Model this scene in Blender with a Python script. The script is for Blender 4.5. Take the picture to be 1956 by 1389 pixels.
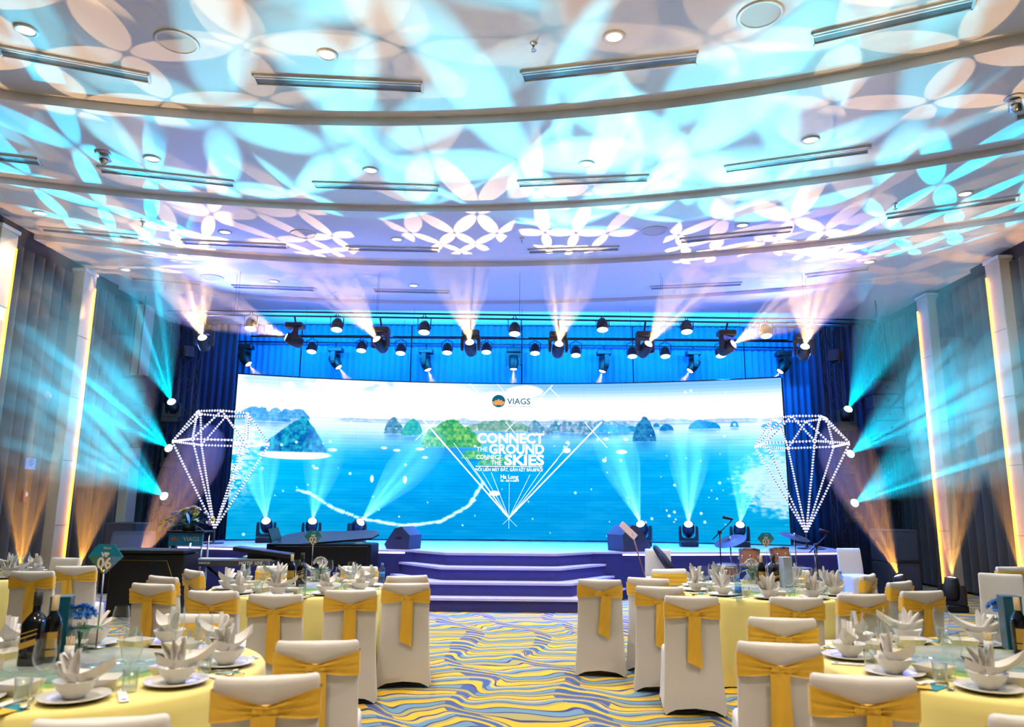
import bpy, math, random
import numpy as np
from mathutils import Vector, Matrix, Quaternion

random.seed(7)
for o in list(bpy.data.objects):
    bpy.data.objects.remove(o)
sc = bpy.context.scene
COL = sc.collection

# ------------------------------------------------------------------ camera
CAM_H = 1.64
FPX, CXP, CYP = 1430.0, 978.0, 694.5
PITCH, YAW, ROLL = math.radians(10.72), math.radians(0.76), math.radians(0.5)
_f = Vector((-math.sin(YAW) * math.cos(PITCH), math.cos(YAW) * math.cos(PITCH), math.sin(PITCH)))
_r = Vector((math.cos(YAW), math.sin(YAW), 0))
_u = _r.cross(_f)
CR = _r * math.cos(ROLL) + _u * math.sin(ROLL)
CU = -_r * math.sin(ROLL) + _u * math.cos(ROLL)
CC = Vector((0, 0, CAM_H))
cam_d = bpy.data.cameras.new('camera')
cam_d.sensor_width = 36.0
cam_d.lens = 36.0 * FPX / 1956.0
cam_d.clip_start = 0.05
cam_d.clip_end = 200
cam_d.dof.use_dof = True
cam_d.dof.focus_distance = 11.0
cam_d.dof.aperture_fstop = 2.2
cam = bpy.data.objects.new('camera', cam_d)
COL.objects.link(cam)
cam.matrix_world = Matrix((
    (CR.x, CU.x, -_f.x, CC.x), (CR.y, CU.y, -_f.y, CC.y), (CR.z, CU.z, -_f.z, CC.z), (0, 0, 0, 1)))
sc.camera = cam


def ray(x, y):
    return _f + CR * ((x - CXP) / FPX) - CU * ((y - CYP) / FPX)


def at(x, y, Y):          # survey helper: the point seen at (x, y) that stands Y metres down the hall
    d = ray(x, y)
    return CC + d * (Y / d.y)


def atz(x, y, z):         # the same for a known height
    d = ray(x, y)
    return CC + d * ((z - CAM_H) / d.z)


# ------------------------------------------------------------------ world, exposure, sampling
w = bpy.data.worlds.new('world')
sc.world = w
w.use_nodes = True
w.node_tree.nodes['Background'].inputs[0].default_value = (0.02, 0.03, 0.05, 1)
w.node_tree.nodes['Background'].inputs[1].default_value = 0.3
sc.view_settings.view_transform = 'Standard'
sc.view_settings.look = 'None'
sc.view_settings.exposure = EXPOSURE = 0.0
sc.view_settings.gamma = 1.0
sc.view_settings.use_curve_mapping = False
cy = sc.cycles
cy.max_bounces = 5
cy.diffuse_bounces = 2
cy.adaptive_threshold = 0.12
cy.adaptive_min_samples = 16
cy.glossy_bounces = 2
cy.transmission_bounces = 4
cy.transparent_max_bounces = 24
cy.volume_bounces = 0
cy.caustics_reflective = False
cy.caustics_refractive = False
cy.sample_clamp_indirect = 4.0
cy.use_denoising = True
cy.use_light_tree = True
cy.use_adaptive_sampling = True

# strengths of the hall's own lamps and the added ones (watts)
P_DOWN = 680.0        # recessed ceiling downlights, warm white
P_WARM = 1200.0       # warm gobo heads on the front truss
P_CYAN = 6200.0       # cyan gobo heads on the stage
P_SIDE = 15000.0       # cyan heads on the side towers
P_PAR = 2700.0        # blue wash cans over the stage
P_UP = 900.0          # amber heads on the floor along the walls
P_REAR = 1250.0       # unseen warm gobo heads added beside the tables for ceiling petals
P_BATTEN = 190.0      # added blue led battens that light the backdrop
P_FLOOD = 1500.0      # violet floods added on the light towers to wash the ceiling
P_STRIP = 14.0        # warm led lines on the pillars

# ------------------------------------------------------------------ helpers: materials


def lin(c):
    return tuple((x / 255.0 / 12.92) if x / 255.0 <= 0.04045 else ((x / 255.0 + 0.055) / 1.055) ** 2.4 for x in c)


def mat(name, rgb, rough=0.55, metal=0.0, var=0.06, scale=12.0, bump=0.0, bscale=60.0, emit=None, estr=0.0, coat=0.0, sheen=0.0, spec=None):
    m = bpy.data.materials.new(name)
    m.use_nodes = True
    nt = m.node_tree
    b = nt.nodes['Principled BSDF']
    c = lin(rgb)
    tc = nt.nodes.new('ShaderNodeTexCoord')
    nz = nt.nodes.new('ShaderNodeTexNoise')
    nz.inputs['Scale'].default_value = scale
    nz.inputs['Detail'].default_value = 3
    nt.links.new(tc.outputs['Object'], nz.inputs['Vector'])
    mx = nt.nodes.new('ShaderNodeMix')
    mx.data_type = 'RGBA'
    mx.inputs[6].default_value = tuple(max(0, v * (1 - var)) for v in c) + (1,)
    mx.inputs[7].default_value = tuple(min(1, v * (1 + var)) for v in c) + (1,)
    nt.links.new(nz.outputs['Fac'], mx.inputs[0])
    nt.links.new(mx.outputs[2], b.inputs['Base Color'])
    b.inputs['Roughness'].default_value = rough
    b.inputs['Metallic'].default_value = metal
    if coat:
        b.inputs['Coat Weight'].default_value = coat
        b.inputs['Coat Roughness'].default_value = 0.08
    if sheen:
        b.inputs['Sheen Weight'].default_value = sheen
    if spec is not None:
        b.inputs['Specular IOR Level'].default_value = spec
    if bump:
        n2 = nt.nodes.new('ShaderNodeTexNoise')
        n2.inputs['Scale'].default_value = bscale
        n2.inputs['Detail'].default_value = 4
        nt.links.new(tc.outputs['Object'], n2.inputs['Vector'])
        bp = nt.nodes.new('ShaderNodeBump')
        bp.inputs['Strength'].default_value = bump
        bp.inputs['Distance'].default_value = 0.01
        nt.links.new(n2.outputs['Fac'], bp.inputs['Height'])
        nt.links.new(bp.outputs['Normal'], b.inputs['Normal'])
    if emit:
        b.inputs['Emission Color'].default_value = lin(emit) + (1,)
        b.inputs['Emission Strength'].default_value = estr
    return m


def emat(name, rgb, strength, sample='AUTO'):
    m = bpy.data.materials.new(name)
    m.use_nodes = True
    nt = m.node_tree
    nt.nodes.clear()
    out = nt.nodes.new('ShaderNodeOutputMaterial')
    e = nt.nodes.new('ShaderNodeEmission')
    e.inputs[0].default_value = lin(rgb) + (1,)
    e.inputs[1].default_value = strength
    nt.links.new(e.outputs[0], out.inputs['Surface'])
    m.cycles.emission_sampling = sample
    return m


def glassmat(name, tint, ior=1.35, opacity=0.06, rough=0.03):
    m = bpy.data.materials.new(name)
    m.use_nodes = True
    nt = m.node_tree
    nt.nodes.clear()
    out = nt.nodes.new('ShaderNodeOutputMaterial')
    tr = nt.nodes.new('ShaderNodeBsdfTransparent')
    tr.inputs[0].default_value = lin(tint) + (1,)
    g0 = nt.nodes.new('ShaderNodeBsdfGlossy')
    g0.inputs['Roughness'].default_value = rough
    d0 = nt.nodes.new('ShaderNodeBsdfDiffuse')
    d0.inputs[0].default_value = (.85, .88, .9, 1)  # bright edge reflections put in as white diffuse colour at the rims
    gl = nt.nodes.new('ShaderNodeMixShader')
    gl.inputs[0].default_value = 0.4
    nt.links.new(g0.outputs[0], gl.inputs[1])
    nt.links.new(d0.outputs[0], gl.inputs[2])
    lw = nt.nodes.new('ShaderNodeLayerWeight')
    lw.inputs['Blend'].default_value = 0.5
    pw_ = nt.nodes.new('ShaderNodeMath')
    pw_.operation = 'POWER'
    pw_.inputs[1].default_value = 2.6
    nt.links.new(lw.outputs['Facing'], pw_.inputs[0])
    ad = nt.nodes.new('ShaderNodeMath')
    ad.operation = 'MULTIPLY_ADD'
    ad.use_clamp = True
    ad.inputs[1].default_value = ior
    ad.inputs[2].default_value = opacity
    nt.links.new(pw_.outputs[0], ad.inputs[0])
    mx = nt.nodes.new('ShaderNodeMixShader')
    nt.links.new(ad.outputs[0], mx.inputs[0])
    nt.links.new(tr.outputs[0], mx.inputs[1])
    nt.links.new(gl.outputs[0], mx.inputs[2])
    nt.links.new(mx.outputs[0], out.inputs['Surface'])
    return m


def hazemat(name, density, rgb=(255, 255, 255)):
    m = bpy.data.materials.new(name)
    m.use_nodes = True
    nt = m.node_tree
    nt.nodes.clear()
    out = nt.nodes.new('ShaderNodeOutputMaterial')
    v = nt.nodes.new('ShaderNodeVolumeScatter')
    v.inputs['Color'].default_value = lin(rgb) + (1,)
    v.inputs['Density'].default_value = density
    v.inputs['Anisotropy'].default_value = 0.0
    nt.links.new(v.outputs[0], out.inputs['Volume'])
    return m


# ------------------------------------------------------------------ helpers: geometry

class G:
    """collects verts/faces; build() links ONE mesh object"""

    def __init__(self):
        self.v, self.f, self.s = [], [], []

    def add(self, vs, fs, smooth=False):
        n = len(self.v)
        self.v += [tuple(p) for p in vs]
        self.f += [tuple(i + n for i in q) for q in fs]
        self.s += [smooth] * len(fs)
        return self

    def box(self, c, s, rz=0.0, M=None, bev=0.0):
        x, y, z = (a / 2 for a in s)
        if bev <= 0:
            vs = [(-x, -y, -z), (x, -y, -z), (x, y, -z), (-x, y, -z), (-x, -y, z), (x, -y, z), (x, y, z), (-x, y, z)]
            fs = [(3, 2, 1, 0), (4, 5, 6, 7), (0, 1, 5, 4), (1, 2, 6, 5), (2, 3, 7, 6), (3, 0, 4, 7)]
        else:
            b = min(bev, x * .9, y * .9, z * .9)
            vs, fs = [], []
            for zz, ins in ((-z, b), (-z + b, 0), (z - b, 0), (z, b)):
                X, Y = x - ins, y - ins
                cc = b if ins == 0 else b * .6
                vs += [(-X + cc, -Y, zz), (X - cc, -Y, zz), (X, -Y + cc, zz), (X, Y - cc, zz), (X - cc, Y, zz), (-X + cc, Y, zz), (-X, Y - cc, zz), (-X, -Y + cc, zz)]
            for k in range(3):
                for i in range(8):
                    j = (i + 1) % 8
                    fs.append((k * 8 + i, k * 8 + j, k * 8 + 8 + j, k * 8 + 8 + i))
            fs.append(tuple(reversed(range(8))))
            fs.append(tuple(range(24, 32)))
        R = Matrix.Rotation(rz, 4, 'Z') if M is None else M
        T = Vector(c)
        self.add([T + (R @ Vector(p)) for p in vs], fs)
        return self

    def lathe(self, prof, n=24, c=(0, 0, 0), M=None, smooth=True, cap=True):
        vs, fs = [], []
        for r, z in prof:
            for i in range(n):
                a = 2 * math.pi * i / n
                vs.append(Vector((r * math.cos(a), r * math.sin(a), z)))
        m = len(prof)
        for k in range(m - 1):
            for i in range(n):
                j = (i + 1) % n
                fs.append((k * n + i, k * n + j, (k + 1) * n + j, (k + 1) * n + i))
        sm = [smooth] * len(fs)
        if cap:
            if prof[0][0] > 1e-5:
                fs.append(tuple(reversed(range(n))))
                sm.append(False)
            if prof[-1][0] > 1e-5:
                fs.append(tuple(range((m - 1) * n, m * n)))
                sm.append(False)
        T = Vector(c)
        if M is not None:
            vs = [M @ p for p in vs]
        b = len(self.v)
        self.v += [tuple(T + p) for p in vs]
        self.f += [tuple(i + b for i in q) for q in fs]
        self.s += sm
        return self

    def tube(self, pts, r, n=8, closed=False, smooth=True):
        pts = [Vector(p) for p in pts]
        m = len(pts)
        rr = r if isinstance(r, (list, tuple)) else [r] * m
        vs, fs = [], []
        up = Vector((0, 0, 1))
        for k, p in enumerate(pts):
            if closed:
                t = pts[(k + 1) % m] - pts[k - 1]
            else:
                t = pts[min(k + 1, m - 1)] - pts[max(k - 1, 0)]
            t.normalize()
            a = up if abs(t.dot(up)) < .95 else Vector((1, 0, 0))
            x = t.cross(a).normalized()
            y = t.cross(x)
            for i in range(n):
                q = 2 * math.pi * i / n
                vs.append(p + (x * math.cos(q) + y * math.sin(q)) * rr[k])
        for k in range(m if closed else m - 1):
            k2 = (k + 1) % m
            for i in range(n):
                j = (i + 1) % n
                fs.append((k * n + i, k * n + j, k2 * n + j, k2 * n + i))
        if not closed:
            fs.append(tuple(reversed(range(n))))
            fs.append(tuple(range((m - 1) * n, m * n)))
        return self.add(vs, fs, smooth)

    def prism(self, poly, z0, z1, M=None, c=(0, 0, 0)):
        n = len(poly)
        vs = [Vector((x, y, z0)) for x, y in poly] + [Vector((x, y, z1)) for x, y in poly]
        fs = [(i, (i + 1) % n, n + (i + 1) % n, n + i) for i in range(n)]
        fs += [tuple(reversed(range(n))), tuple(range(n, 2 * n))]
        if M is not None:
            vs = [M @ p for p in vs]
        return self.add([p + Vector(c) for p in vs], fs)

    def grid(self, nu, nv, fn, smooth=True, wrap=False):
        vs = [fn(i / nu, j / nv) for j in range(nv + 1) for i in range(nu + (0 if wrap else 1))]
        w_ = nu if wrap else nu + 1
        fs = []
        for j in range(nv):
            for i in range(nu):
                i2 = (i + 1) % w_
                fs.append((j * w_ + i, j * w_ + i2, (j + 1) * w_ + i2, (j + 1) * w_ + i))
        return self.add(vs, fs, smooth)

    def mesh(self, name, m):
        me = bpy.data.meshes.new(name)
        me.from_pydata(self.v, [], self.f)
        me.polygons.foreach_set('use_smooth', self.s)
        if m is not None:
            me.materials.append(m)
        me.update()
        return me

    def build(self, name, m, parent=None, loc=None, label=None):
        o = bpy.data.objects.new(name, self.mesh(name, m))
        COL.objects.link(o)
        if parent is not None:
            o.parent = parent
        if loc is not None:
            o.location = loc
        if label:
            o['label'] = label
        return o


def tag(o, label=None, cat=None, group=None, kind=None):
    if label:
        o['label'] = label
    if cat:
        o['category'] = cat
    if group:
        o['group'] = group
    if kind:
        o['kind'] = kind
    return o


def thing(name, label, cat, loc=(0, 0, 0), rz=0.0, group=None):
    o = bpy.data.objects.new(name, None)
    o.empty_display_size = 0.1
    COL.objects.link(o)
    o.location = loc
    o.rotation_euler = (0, 0, rz)
    return tag(o, label, cat, group)


def dup(root, loc=None, rz=None, label=None, group=None, tree=None):
    r = root.copy()
    COL.objects.link(r)
    if loc is not None:
        r.location = loc
    if rz is not None:
        r.rotation_euler = (0, 0, rz)
    if label:
        r['label'] = label
    if group:
        r['group'] = group

    def rec(src, dst, t):
        for ch, sub in t:
            c = ch.copy()
            COL.objects.link(c)
            c.parent = dst
            rec(ch, c, sub)
    rec(root, r, tree if tree is not None else tree_of(root))
    return r


_tree_cache = {}


def tree_of(root):
    if root.name not in _tree_cache:
        _tree_cache[root.name] = [(c, [(d, []) for d in c.children]) for c in root.children]
    return _tree_cache[root.name]


def struct(o):
    o['kind'] = 'structure'
    return o


def text_mesh(name, body, size, m, extrude=0.0, bold=0.0, align='CENTER', width=None):
    cu = bpy.data.curves.new(name, 'FONT')
    cu.body = body
    cu.size = size
    cu.align_x = align
    cu.align_y = 'CENTER'
    cu.extrude = extrude
    cu.offset = bold
    cu.resolution_u = 3
    tmp = bpy.data.objects.new(name, cu)
    COL.objects.link(tmp)
    dg = bpy.context.evaluated_depsgraph_get()
    me = bpy.data.meshes.new_from_object(tmp.evaluated_get(dg))
    bpy.data.objects.remove(tmp)
    bpy.data.curves.remove(cu)
    me.materials.clear()
    me.materials.append(m)
    if width:
        xs = [v.co.x for v in me.vertices]
        if xs:
            k = width / max(1e-6, max(xs) - min(xs))
            for v in me.vertices:
                v.co.x *= k
    me.name = name
    return me


def text_obj(name, body, size, m, parent, M, **kw):
    o = bpy.data.objects.new(name, text_mesh(name, body, size, m, **kw))
    COL.objects.link(o)
    o.parent = parent
    o.matrix_local = M
    return o


# a square net of long petals, projected through a lamp: the gobo
def gobo_group():
    g = bpy.data.node_groups.new('gobo_petals', 'ShaderNodeTree')
    for nm, t in (('Scale', 'NodeSocketFloat'), ('Rot', 'NodeSocketFloat'), ('Long', 'NodeSocketFloat'), ('Wide', 'NodeSocketFloat'), ('Soft', 'NodeSocketFloat'), ('Base', 'NodeSocketFloat')):
        g.interface.new_socket(nm, in_out='INPUT', socket_type=t)
    g.interface.new_socket('Fac', in_out='OUTPUT', socket_type='NodeSocketFloat')
    N, L = g.nodes, g.links
    gi = N.new('NodeGroupInput')
    go = N.new('NodeGroupOutput')

    def M(op, a, b=None, c=None):
        n = N.new('ShaderNodeMath')
        n.operation = op
        for k, x in enumerate((a, b, c)):
            if x is None:
                continue
            if isinstance(x, (int, float)):
                n.inputs[k].default_value = x
            else:
                L.new(x, n.inputs[k])
        return n.outputs[0]
    tc = N.new('ShaderNodeTexCoord')
    sp = N.new('ShaderNodeSeparateXYZ')
    L.new(tc.outputs['Normal'], sp.inputs[0])
    x0 = M('DIVIDE', sp.outputs[0], sp.outputs[2])
    y0 = M('DIVIDE', sp.outputs[1], sp.outputs[2])
    c_, s_ = M('COSINE', gi.outputs['Rot']), M('SINE', gi.outputs['Rot'])
    x = M('MULTIPLY', M('SUBTRACT', M('MULTIPLY', x0, c_), M('MULTIPLY', y0, s_)), gi.outputs['Scale'])
    y = M('MULTIPLY', M('ADD', M('MULTIPLY', x0, s_), M('MULTIPLY', y0, c_)), gi.outputs['Scale'])

    def half(v):
        return M('SUBTRACT', M('FRACT', v), 0.5)

    def cen(v):
        return M('SUBTRACT', v, M('ROUND', v))

    def ell(a, b):
        p = M('DIVIDE', a, gi.outputs['Long'])
        q = M('DIVIDE', b, gi.outputs['Wide'])
        return M('ADD', M('MULTIPLY', p, p), M('MULTIPLY', q, q))
    e = M('MINIMUM', ell(half(x), cen(y)), ell(half(y), cen(x)))
    mr = N.new('ShaderNodeMapRange')
    mr.interpolation_type = 'SMOOTHSTEP'
    L.new(e, mr.inputs['Value'])
    L.new(M('SUBTRACT', 1.0, gi.outputs['Soft']), mr.inputs['From Min'])
    L.new(M('ADD', 1.0, gi.outputs['Soft']), mr.inputs['From Max'])
    mr.inputs['To Min'].default_value = 1.0
    mr.inputs['To Max'].default_value = 0.0
    L.new(M('MAXIMUM', mr.outputs[0], gi.outputs['Base']), go.inputs[0])
    return g


GOBO = gobo_group()


def spot(name, loc, d, energy, rgb, size_deg, blend=0.15, radius=0.03, gobo=None, parent=None):
    l = bpy.data.lights.new(name, 'SPOT')
    l.energy = energy
    l.color = lin(rgb)
    l.spot_size = math.radians(size_deg)
    l.spot_blend = blend
    l.shadow_soft_size = radius
    if gobo:
        l.use_nodes = True
        nt = l.node_tree
        em = nt.nodes['Emission']
        gn = nt.nodes.new('ShaderNodeGroup')
        gn.node_tree = GOBO
        for k, v in gobo.items():
            gn.inputs[k].default_value = v
        nt.links.new(gn.outputs[0], em.inputs['Strength'])
    o = bpy.data.objects.new(name, l)
    COL.objects.link(o)
    q = Vector(d).to_track_quat('-Z', 'Y')
    if parent is not None:
        o.parent = parent
    o.rotation_mode = 'QUATERNION'
    o.rotation_quaternion = q
    o.location = loc
    return o
# ------------------------------------------------------------------ materials
M_CEIL = mat('ceiling_paint', (232, 230, 232), 0.6, var=0.02, scale=2)
M_WALLB = mat('wall_base', (70, 60, 54), 0.8, var=0.1)
M_PANEL = mat('wall_panel_fabric', (60, 52, 47), 0.85, var=0.12, scale=5, bump=0.2, bscale=300, sheen=0.2)
M_PILLAR = mat('pillar_stone', (212, 194, 172), 0.6, var=0.06, scale=3)
M_STRIP = emat('warm_led_strip', (255, 166, 54), 5.0, 'NONE')
M_CURT = mat('stage_curtain_cloth', (22, 112, 190), 0.85, var=0.12, scale=3, bump=0.1, bscale=200, sheen=0.3)  # blue light of the stage haze put into the cloth colour
M_CURTD = mat('side_curtain_cloth', (12, 36, 92), 0.85, var=0.12, scale=3, sheen=0.3)
M_STAGE = mat('stage_top_laminate', (182, 172, 205), 0.35, var=0.05, scale=4)
M_STAGEF = mat('stage_front_cloth', (34, 38, 104), 0.8, var=0.1, scale=6)
M_EDGE = emat('stage_edge_led', (255, 236, 255), 3.0, 'NONE')
M_BLACK = mat('black_metal', (20, 22, 28), 0.45, metal=0.3, var=0.15)
M_GREY = mat('truss_aluminium', (150, 156, 166), 0.35, metal=0.9, var=0.08)
M_DARKT = mat('dark_truss', (46, 52, 66), 0.45, metal=0.6, var=0.1)
M_HEAD = mat('moving_head_plastic', (13, 17, 26), 0.5, var=0.15)
M_WLENS = emat('warm_lamp_lens', (255, 226, 180), 9.0, 'NONE')
M_CLENS = emat('cyan_lamp_lens', (200, 250, 255), 9.0, 'NONE')
M_PLENS = emat('par_lamp_lens', (225, 242, 255), 6.0, 'NONE')
M_DLENS = emat('downlight_lens', (255, 246, 236), 6.0, 'NONE')
M_CHROME = mat('chrome', (210, 212, 216), 0.15, metal=1.0, var=0.03)
M_DIFF = mat('diffuser_slot', (96, 104, 110), 0.6, var=0.1)
M_WHITE = mat('white_metal_trim', (226, 226, 224), 0.5, var=0.03)
HZ_WARM = hazemat('haze_in_warm_beam', 0.22)
HZ_CYAN = hazemat('haze_in_cyan_beam', 0.055)
HZ_SIDE = hazemat('haze_in_side_beam', 0.06)
HZ_UP = hazemat('haze_in_floor_beam', 0.16)


def carpet():
    m = bpy.data.materials.new('patterned_carpet')
    m.use_nodes = True
    nt = m.node_tree
    N, L = nt.nodes, nt.links
    b = N['Principled BSDF']
    b.inputs['Roughness'].default_value = 0.95
    b.inputs['Specular IOR Level'].default_value = 0.15

    def MM(op, a, c=None):
        n = N.new('ShaderNodeMath')
        n.operation = op
        for k, x in enumerate((a, c)):
            if x is None:
                continue
            if isinstance(x, (int, float)):
                n.inputs[k].default_value = x
            else:
                L.new(x, n.inputs[k])
        return n.outputs[0]

    def noise(vec, s, det=1):
        n = N.new('ShaderNodeTexNoise')
        n.inputs['Scale'].default_value = s
        n.inputs['Detail'].default_value = det
        L.new(vec, n.inputs['Vector'])
        return n.outputs['Fac']
    tc = N.new('ShaderNodeTexCoord')
    P = tc.outputs['Object']
    sp = N.new('ShaderNodeSeparateXYZ')
    L.new(P, sp.inputs[0])
    x, y = sp.outputs[0], sp.outputs[1]
    n1 = noise(P, 0.55)
    n2 = noise(P, 1.3)
    ph = MM('ADD', MM('MULTIPLY', x, 7.0), MM('MULTIPLY', n1, 13.0))
    ph = MM('ADD', ph, MM('MULTIPLY', y, 1.2))
    s1 = MM('SINE', MM('ADD', ph, MM('MULTIPLY', MM('SINE', ph), 0.7)))
    yy = MM('ADD', y, MM('MULTIPLY', s1, 0.15))
    yy = MM('ADD', yy, MM('MULTIPLY', n2, 0.5))
    yy = MM('ADD', yy, MM('MULTIPLY', x, 0.16))
    band = MM('FRACT', MM('MULTIPLY', yy, 1.55))
    ramp = N.new('ShaderNodeValToRGB')
    ramp.color_ramp.interpolation = 'CONSTANT'
    YEL, GRN, BLU, PUR, PAL = (212, 170, 52), (158, 150, 96), (104, 138, 160), (58, 62, 116), (188, 168, 92)
    stops = [(0, YEL), (.17, PUR), (.21, GRN), (.33, PUR), (.36, BLU), (.5, PUR), (.535, YEL), (.66, GRN), (.73, PUR), (.765, BLU), (.87, PAL), (.96, PUR)]
    el = ramp.color_ramp.elements
    el[0].position, el[0].color = 0, lin(YEL) + (1,)
    el[1].position, el[1].color = .17, lin(PUR) + (1,)
    for p, c in stops[2:]:
        e = el.new(p)
        e.color = lin(c) + (1,)
    L.new(band, ramp.inputs[0])
    # plum blots that thicken the lines where the waves turn
    blot = MM('MULTIPLY', MM('GREATER_THAN', MM('COSINE', MM('ADD', ph, 0.4)), 0.8), MM('GREATER_THAN', MM('SINE', MM('MULTIPLY', yy, 29.2)), 0.15))
    mx = N.new('ShaderNodeMix')
    mx.data_type = 'RGBA'
    L.new(blot, mx.inputs[0])
    L.new(ramp.outputs[0], mx.inputs[6])
    mx.inputs[7].default_value = lin((70, 92, 142)) + (1,)
    tuft = noise(P, 90, 2)
    m2 = N.new('ShaderNodeMix')
    m2.data_type = 'RGBA'
    m2.blend_type = 'MULTIPLY'
    m2.inputs[0].default_value = 0.5
    L.new(mx.outputs[2], m2.inputs[6])
    L.new(tuft, m2.inputs[7])
    bc = N.new('ShaderNodeBrightContrast')
    bc.inputs[1].default_value = 0.12
    L.new(m2.outputs[2], bc.inputs[0])
    L.new(mx.outputs[2], b.inputs['Base Color'])
    bp = N.new('ShaderNodeBump')
    bp.inputs['Strength'].default_value = 0.4
    bp.inputs['Distance'].default_value = 0.006
    L.new(tuft, bp.inputs['Height'])
    L.new(bp.outputs[0], b.inputs['Normal'])
    return m


M_CARPET = carpet()

# ------------------------------------------------------------------ the hall
WX, YB, YF = 8.85, 19.0, -5.0
struct(G().box((0, (YB + YF) / 2, -0.05), (2 * WX + .4, YB - YF + .4, 0.1)).build('floor', M_CARPET))
PANZ = [6.62, 6.5, 6.4, 6.3, 6.22]
ARCS = [(-1.96, -6.67, 15.69), (-1.86, -5.94, 17.64), (-1.44, -4.92, 19.2), (-1.73, -6.52, 23.35)]


def arc_y(k, x):
    if k < 0:
        return YF
    if k >= 4:
        return YB
    cx, cy_, r = ARCS[k]
    return cy_ + math.sqrt(r * r - (x - cx) ** 2)


def ceil_z(x, y):
    for k in range(4):
        if y < arc_y(k, x):
            return PANZ[k]
    return PANZ[4]


NS = 64
for k in range(5):
    xs = [-WX + 2 * WX * i / NS for i in range(NS + 1)]
    g = G()
    z = PANZ[k]
    vs = [(x, arc_y(k - 1, x), z) for x in xs] + [(x, arc_y(k, x), z) for x in xs]
    vs += [(x, y, z + .12) for x, y, _ in vs]
    n1 = NS + 1
    fs = []
    for i in range(NS):
        fs.append((i, n1 + i, n1 + i + 1, i + 1))
        fs.append((2 * n1 + i, 2 * n1 + i + 1, 3 * n1 + i + 1, 3 * n1 + i))
        fs.append((i, i + 1, 2 * n1 + i + 1, 2 * n1 + i))
        fs.append((n1 + i, 3 * n1 + i, 3 * n1 + i + 1, n1 + i + 1))
    g.add(vs, fs)
    c = struct(g.build('ceiling', M_CEIL))
for sx, side in ((-1, 'left'), (1, 'right')):
    wl = struct(G().box((sx * (WX + .1), (YB + YF) / 2, 3.4), (.2, YB - YF + .4, 6.9)).build('wall_' + side, M_WALLB))
    # padded vertical panels, one bowed board each
    pg = G()
    pw = 0.30

    def bow(u, v):
        a = (u - .5) * 2
        return (-sx * (0.02 + 0.05 * math.sqrt(max(0, 1 - a * a))), a * pw / 2 * .97, v * 5.98)
    pg.grid(10, 1, bow)
    pm = pg.mesh('panel', M_PANEL)
    y = 7.0
    while y < YB - .1:
        o = bpy.data.objects.new('panel', pm)
        COL.objects.link(o)
        o.parent = wl
        o.location = (sx * WX, y, 0.05)
        y += pw
struct(G().box((0, YB + .1, 3.4), (2 * WX + .4, .2, 6.9)).build('wall_back', M_WALLB))
struct(G().box((0, YF - .1, 3.4), (2 * WX + .4, .2, 6.9)).build('wall_rear', mat('wall_rear_paint', (150, 140, 128), 0.8)))

# slim stone pillars with a warm led line on their far edge
PILL = [(-1, 9.45), (-1, 11.85), (-1, 14.25), (-1, 16.7), (1, 10.6), (1, 13.25), (1, 15.7)]
for sx, y in PILL:
    p = struct(G().box((sx * (WX - .12), y, 3.05), (.26, .42, 6.1), bev=.01).build('pillar', M_PILLAR))
    if y > 16:
        continue
    s = G().box((sx * (WX - .258), y + .185, 3.0), (.016, .03, 5.7)).build('light_strip', M_STRIP, p)
    la = bpy.data.lights.new('led_strip', 'AREA')
    la.shape, la.size, la.size_y, la.energy, la.color = 'RECTANGLE', .04, 5.6, P_STRIP, lin((255, 150, 44))
    lo_ = bpy.data.objects.new('led_strip', la)
    COL.objects.link(lo_)
    lo_.location = (sx * (WX - .285), y + .185, 3.0)
    lo_.rotation_euler = (math.radians(90), 0, math.radians(180))
    lo_.rotation_euler = Vector((sx * .9, -.5, 0)).to_track_quat('-Z', 'Y').to_euler()
    for zz in (1.2, 2.4, 3.6, 4.8):
        G().box((sx * (WX - .252), y, zz), (.006, .42, .008)).build('joint', M_WALLB, p)
    G().box((sx * (WX - .12), y, 6.13), (.3, .46, .06)).build('cap', M_WHITE, p)


# drapes: pleated cloth, each drop its own length of cloth
def drape(name, x0, x1, y0, y1, z0, z1, m, label, pleat=0.16, depth=0.05, group=None):
    L_ = math.hypot(x1 - x0, y1 - y0)
    nu = max(8, int(L_ / pleat * 6))
    tx, ty = (x1 - x0) / L_, (y1 - y0) / L_

    def fn(u, v):
        a = u * L_ / pleat * 2 * math.pi
        d = depth * (math.sin(a) + .35 * math.sin(a * .37 + 1.3)) * (0.6 + 0.4 * (1 - v))
        return (x0 + (x1 - x0) * u - ty * d, y0 + (y1 - y0) * u + tx * d, z0 + (z1 - z0) * v)
    o = G().grid(nu, 4, fn).build(name, m)
    md = o.modifiers.new('thick', 'SOLIDIFY')
    md.thickness = 0.008
    return tag(o, label, 'curtain', group)


YCUR = 18.75
NCUR = 6
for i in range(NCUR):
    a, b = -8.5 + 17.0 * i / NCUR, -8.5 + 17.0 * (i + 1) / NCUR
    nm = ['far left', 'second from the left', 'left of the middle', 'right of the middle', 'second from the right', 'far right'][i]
    drape('stage_curtain', a + .02, b - .02, YCUR, YCUR, .05, 6.17, M_CURT, 'blue-lit pleated backdrop curtain behind the screen, %s drop' % nm, group='blue-lit backdrop curtains')
for sx, side in ((-1, 'left'), (1, 'right')):
    drape('wing_curtain', sx * 7.05, sx * 8.45, 18.1, 17.7, .05, 6.0, M_CURTD, 'dark blue wing curtain beside the stage, %s of the screen' % side, group='wing curtains')

# ------------------------------------------------------------------ stage
HS = 0.82
SCX, SCY, SR = -0.35, 33.28, 19.4          # bowed front of the stage


def stage_y(x):
    return SCY - math.sqrt(SR * SR - (x - SCX) ** 2)


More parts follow.
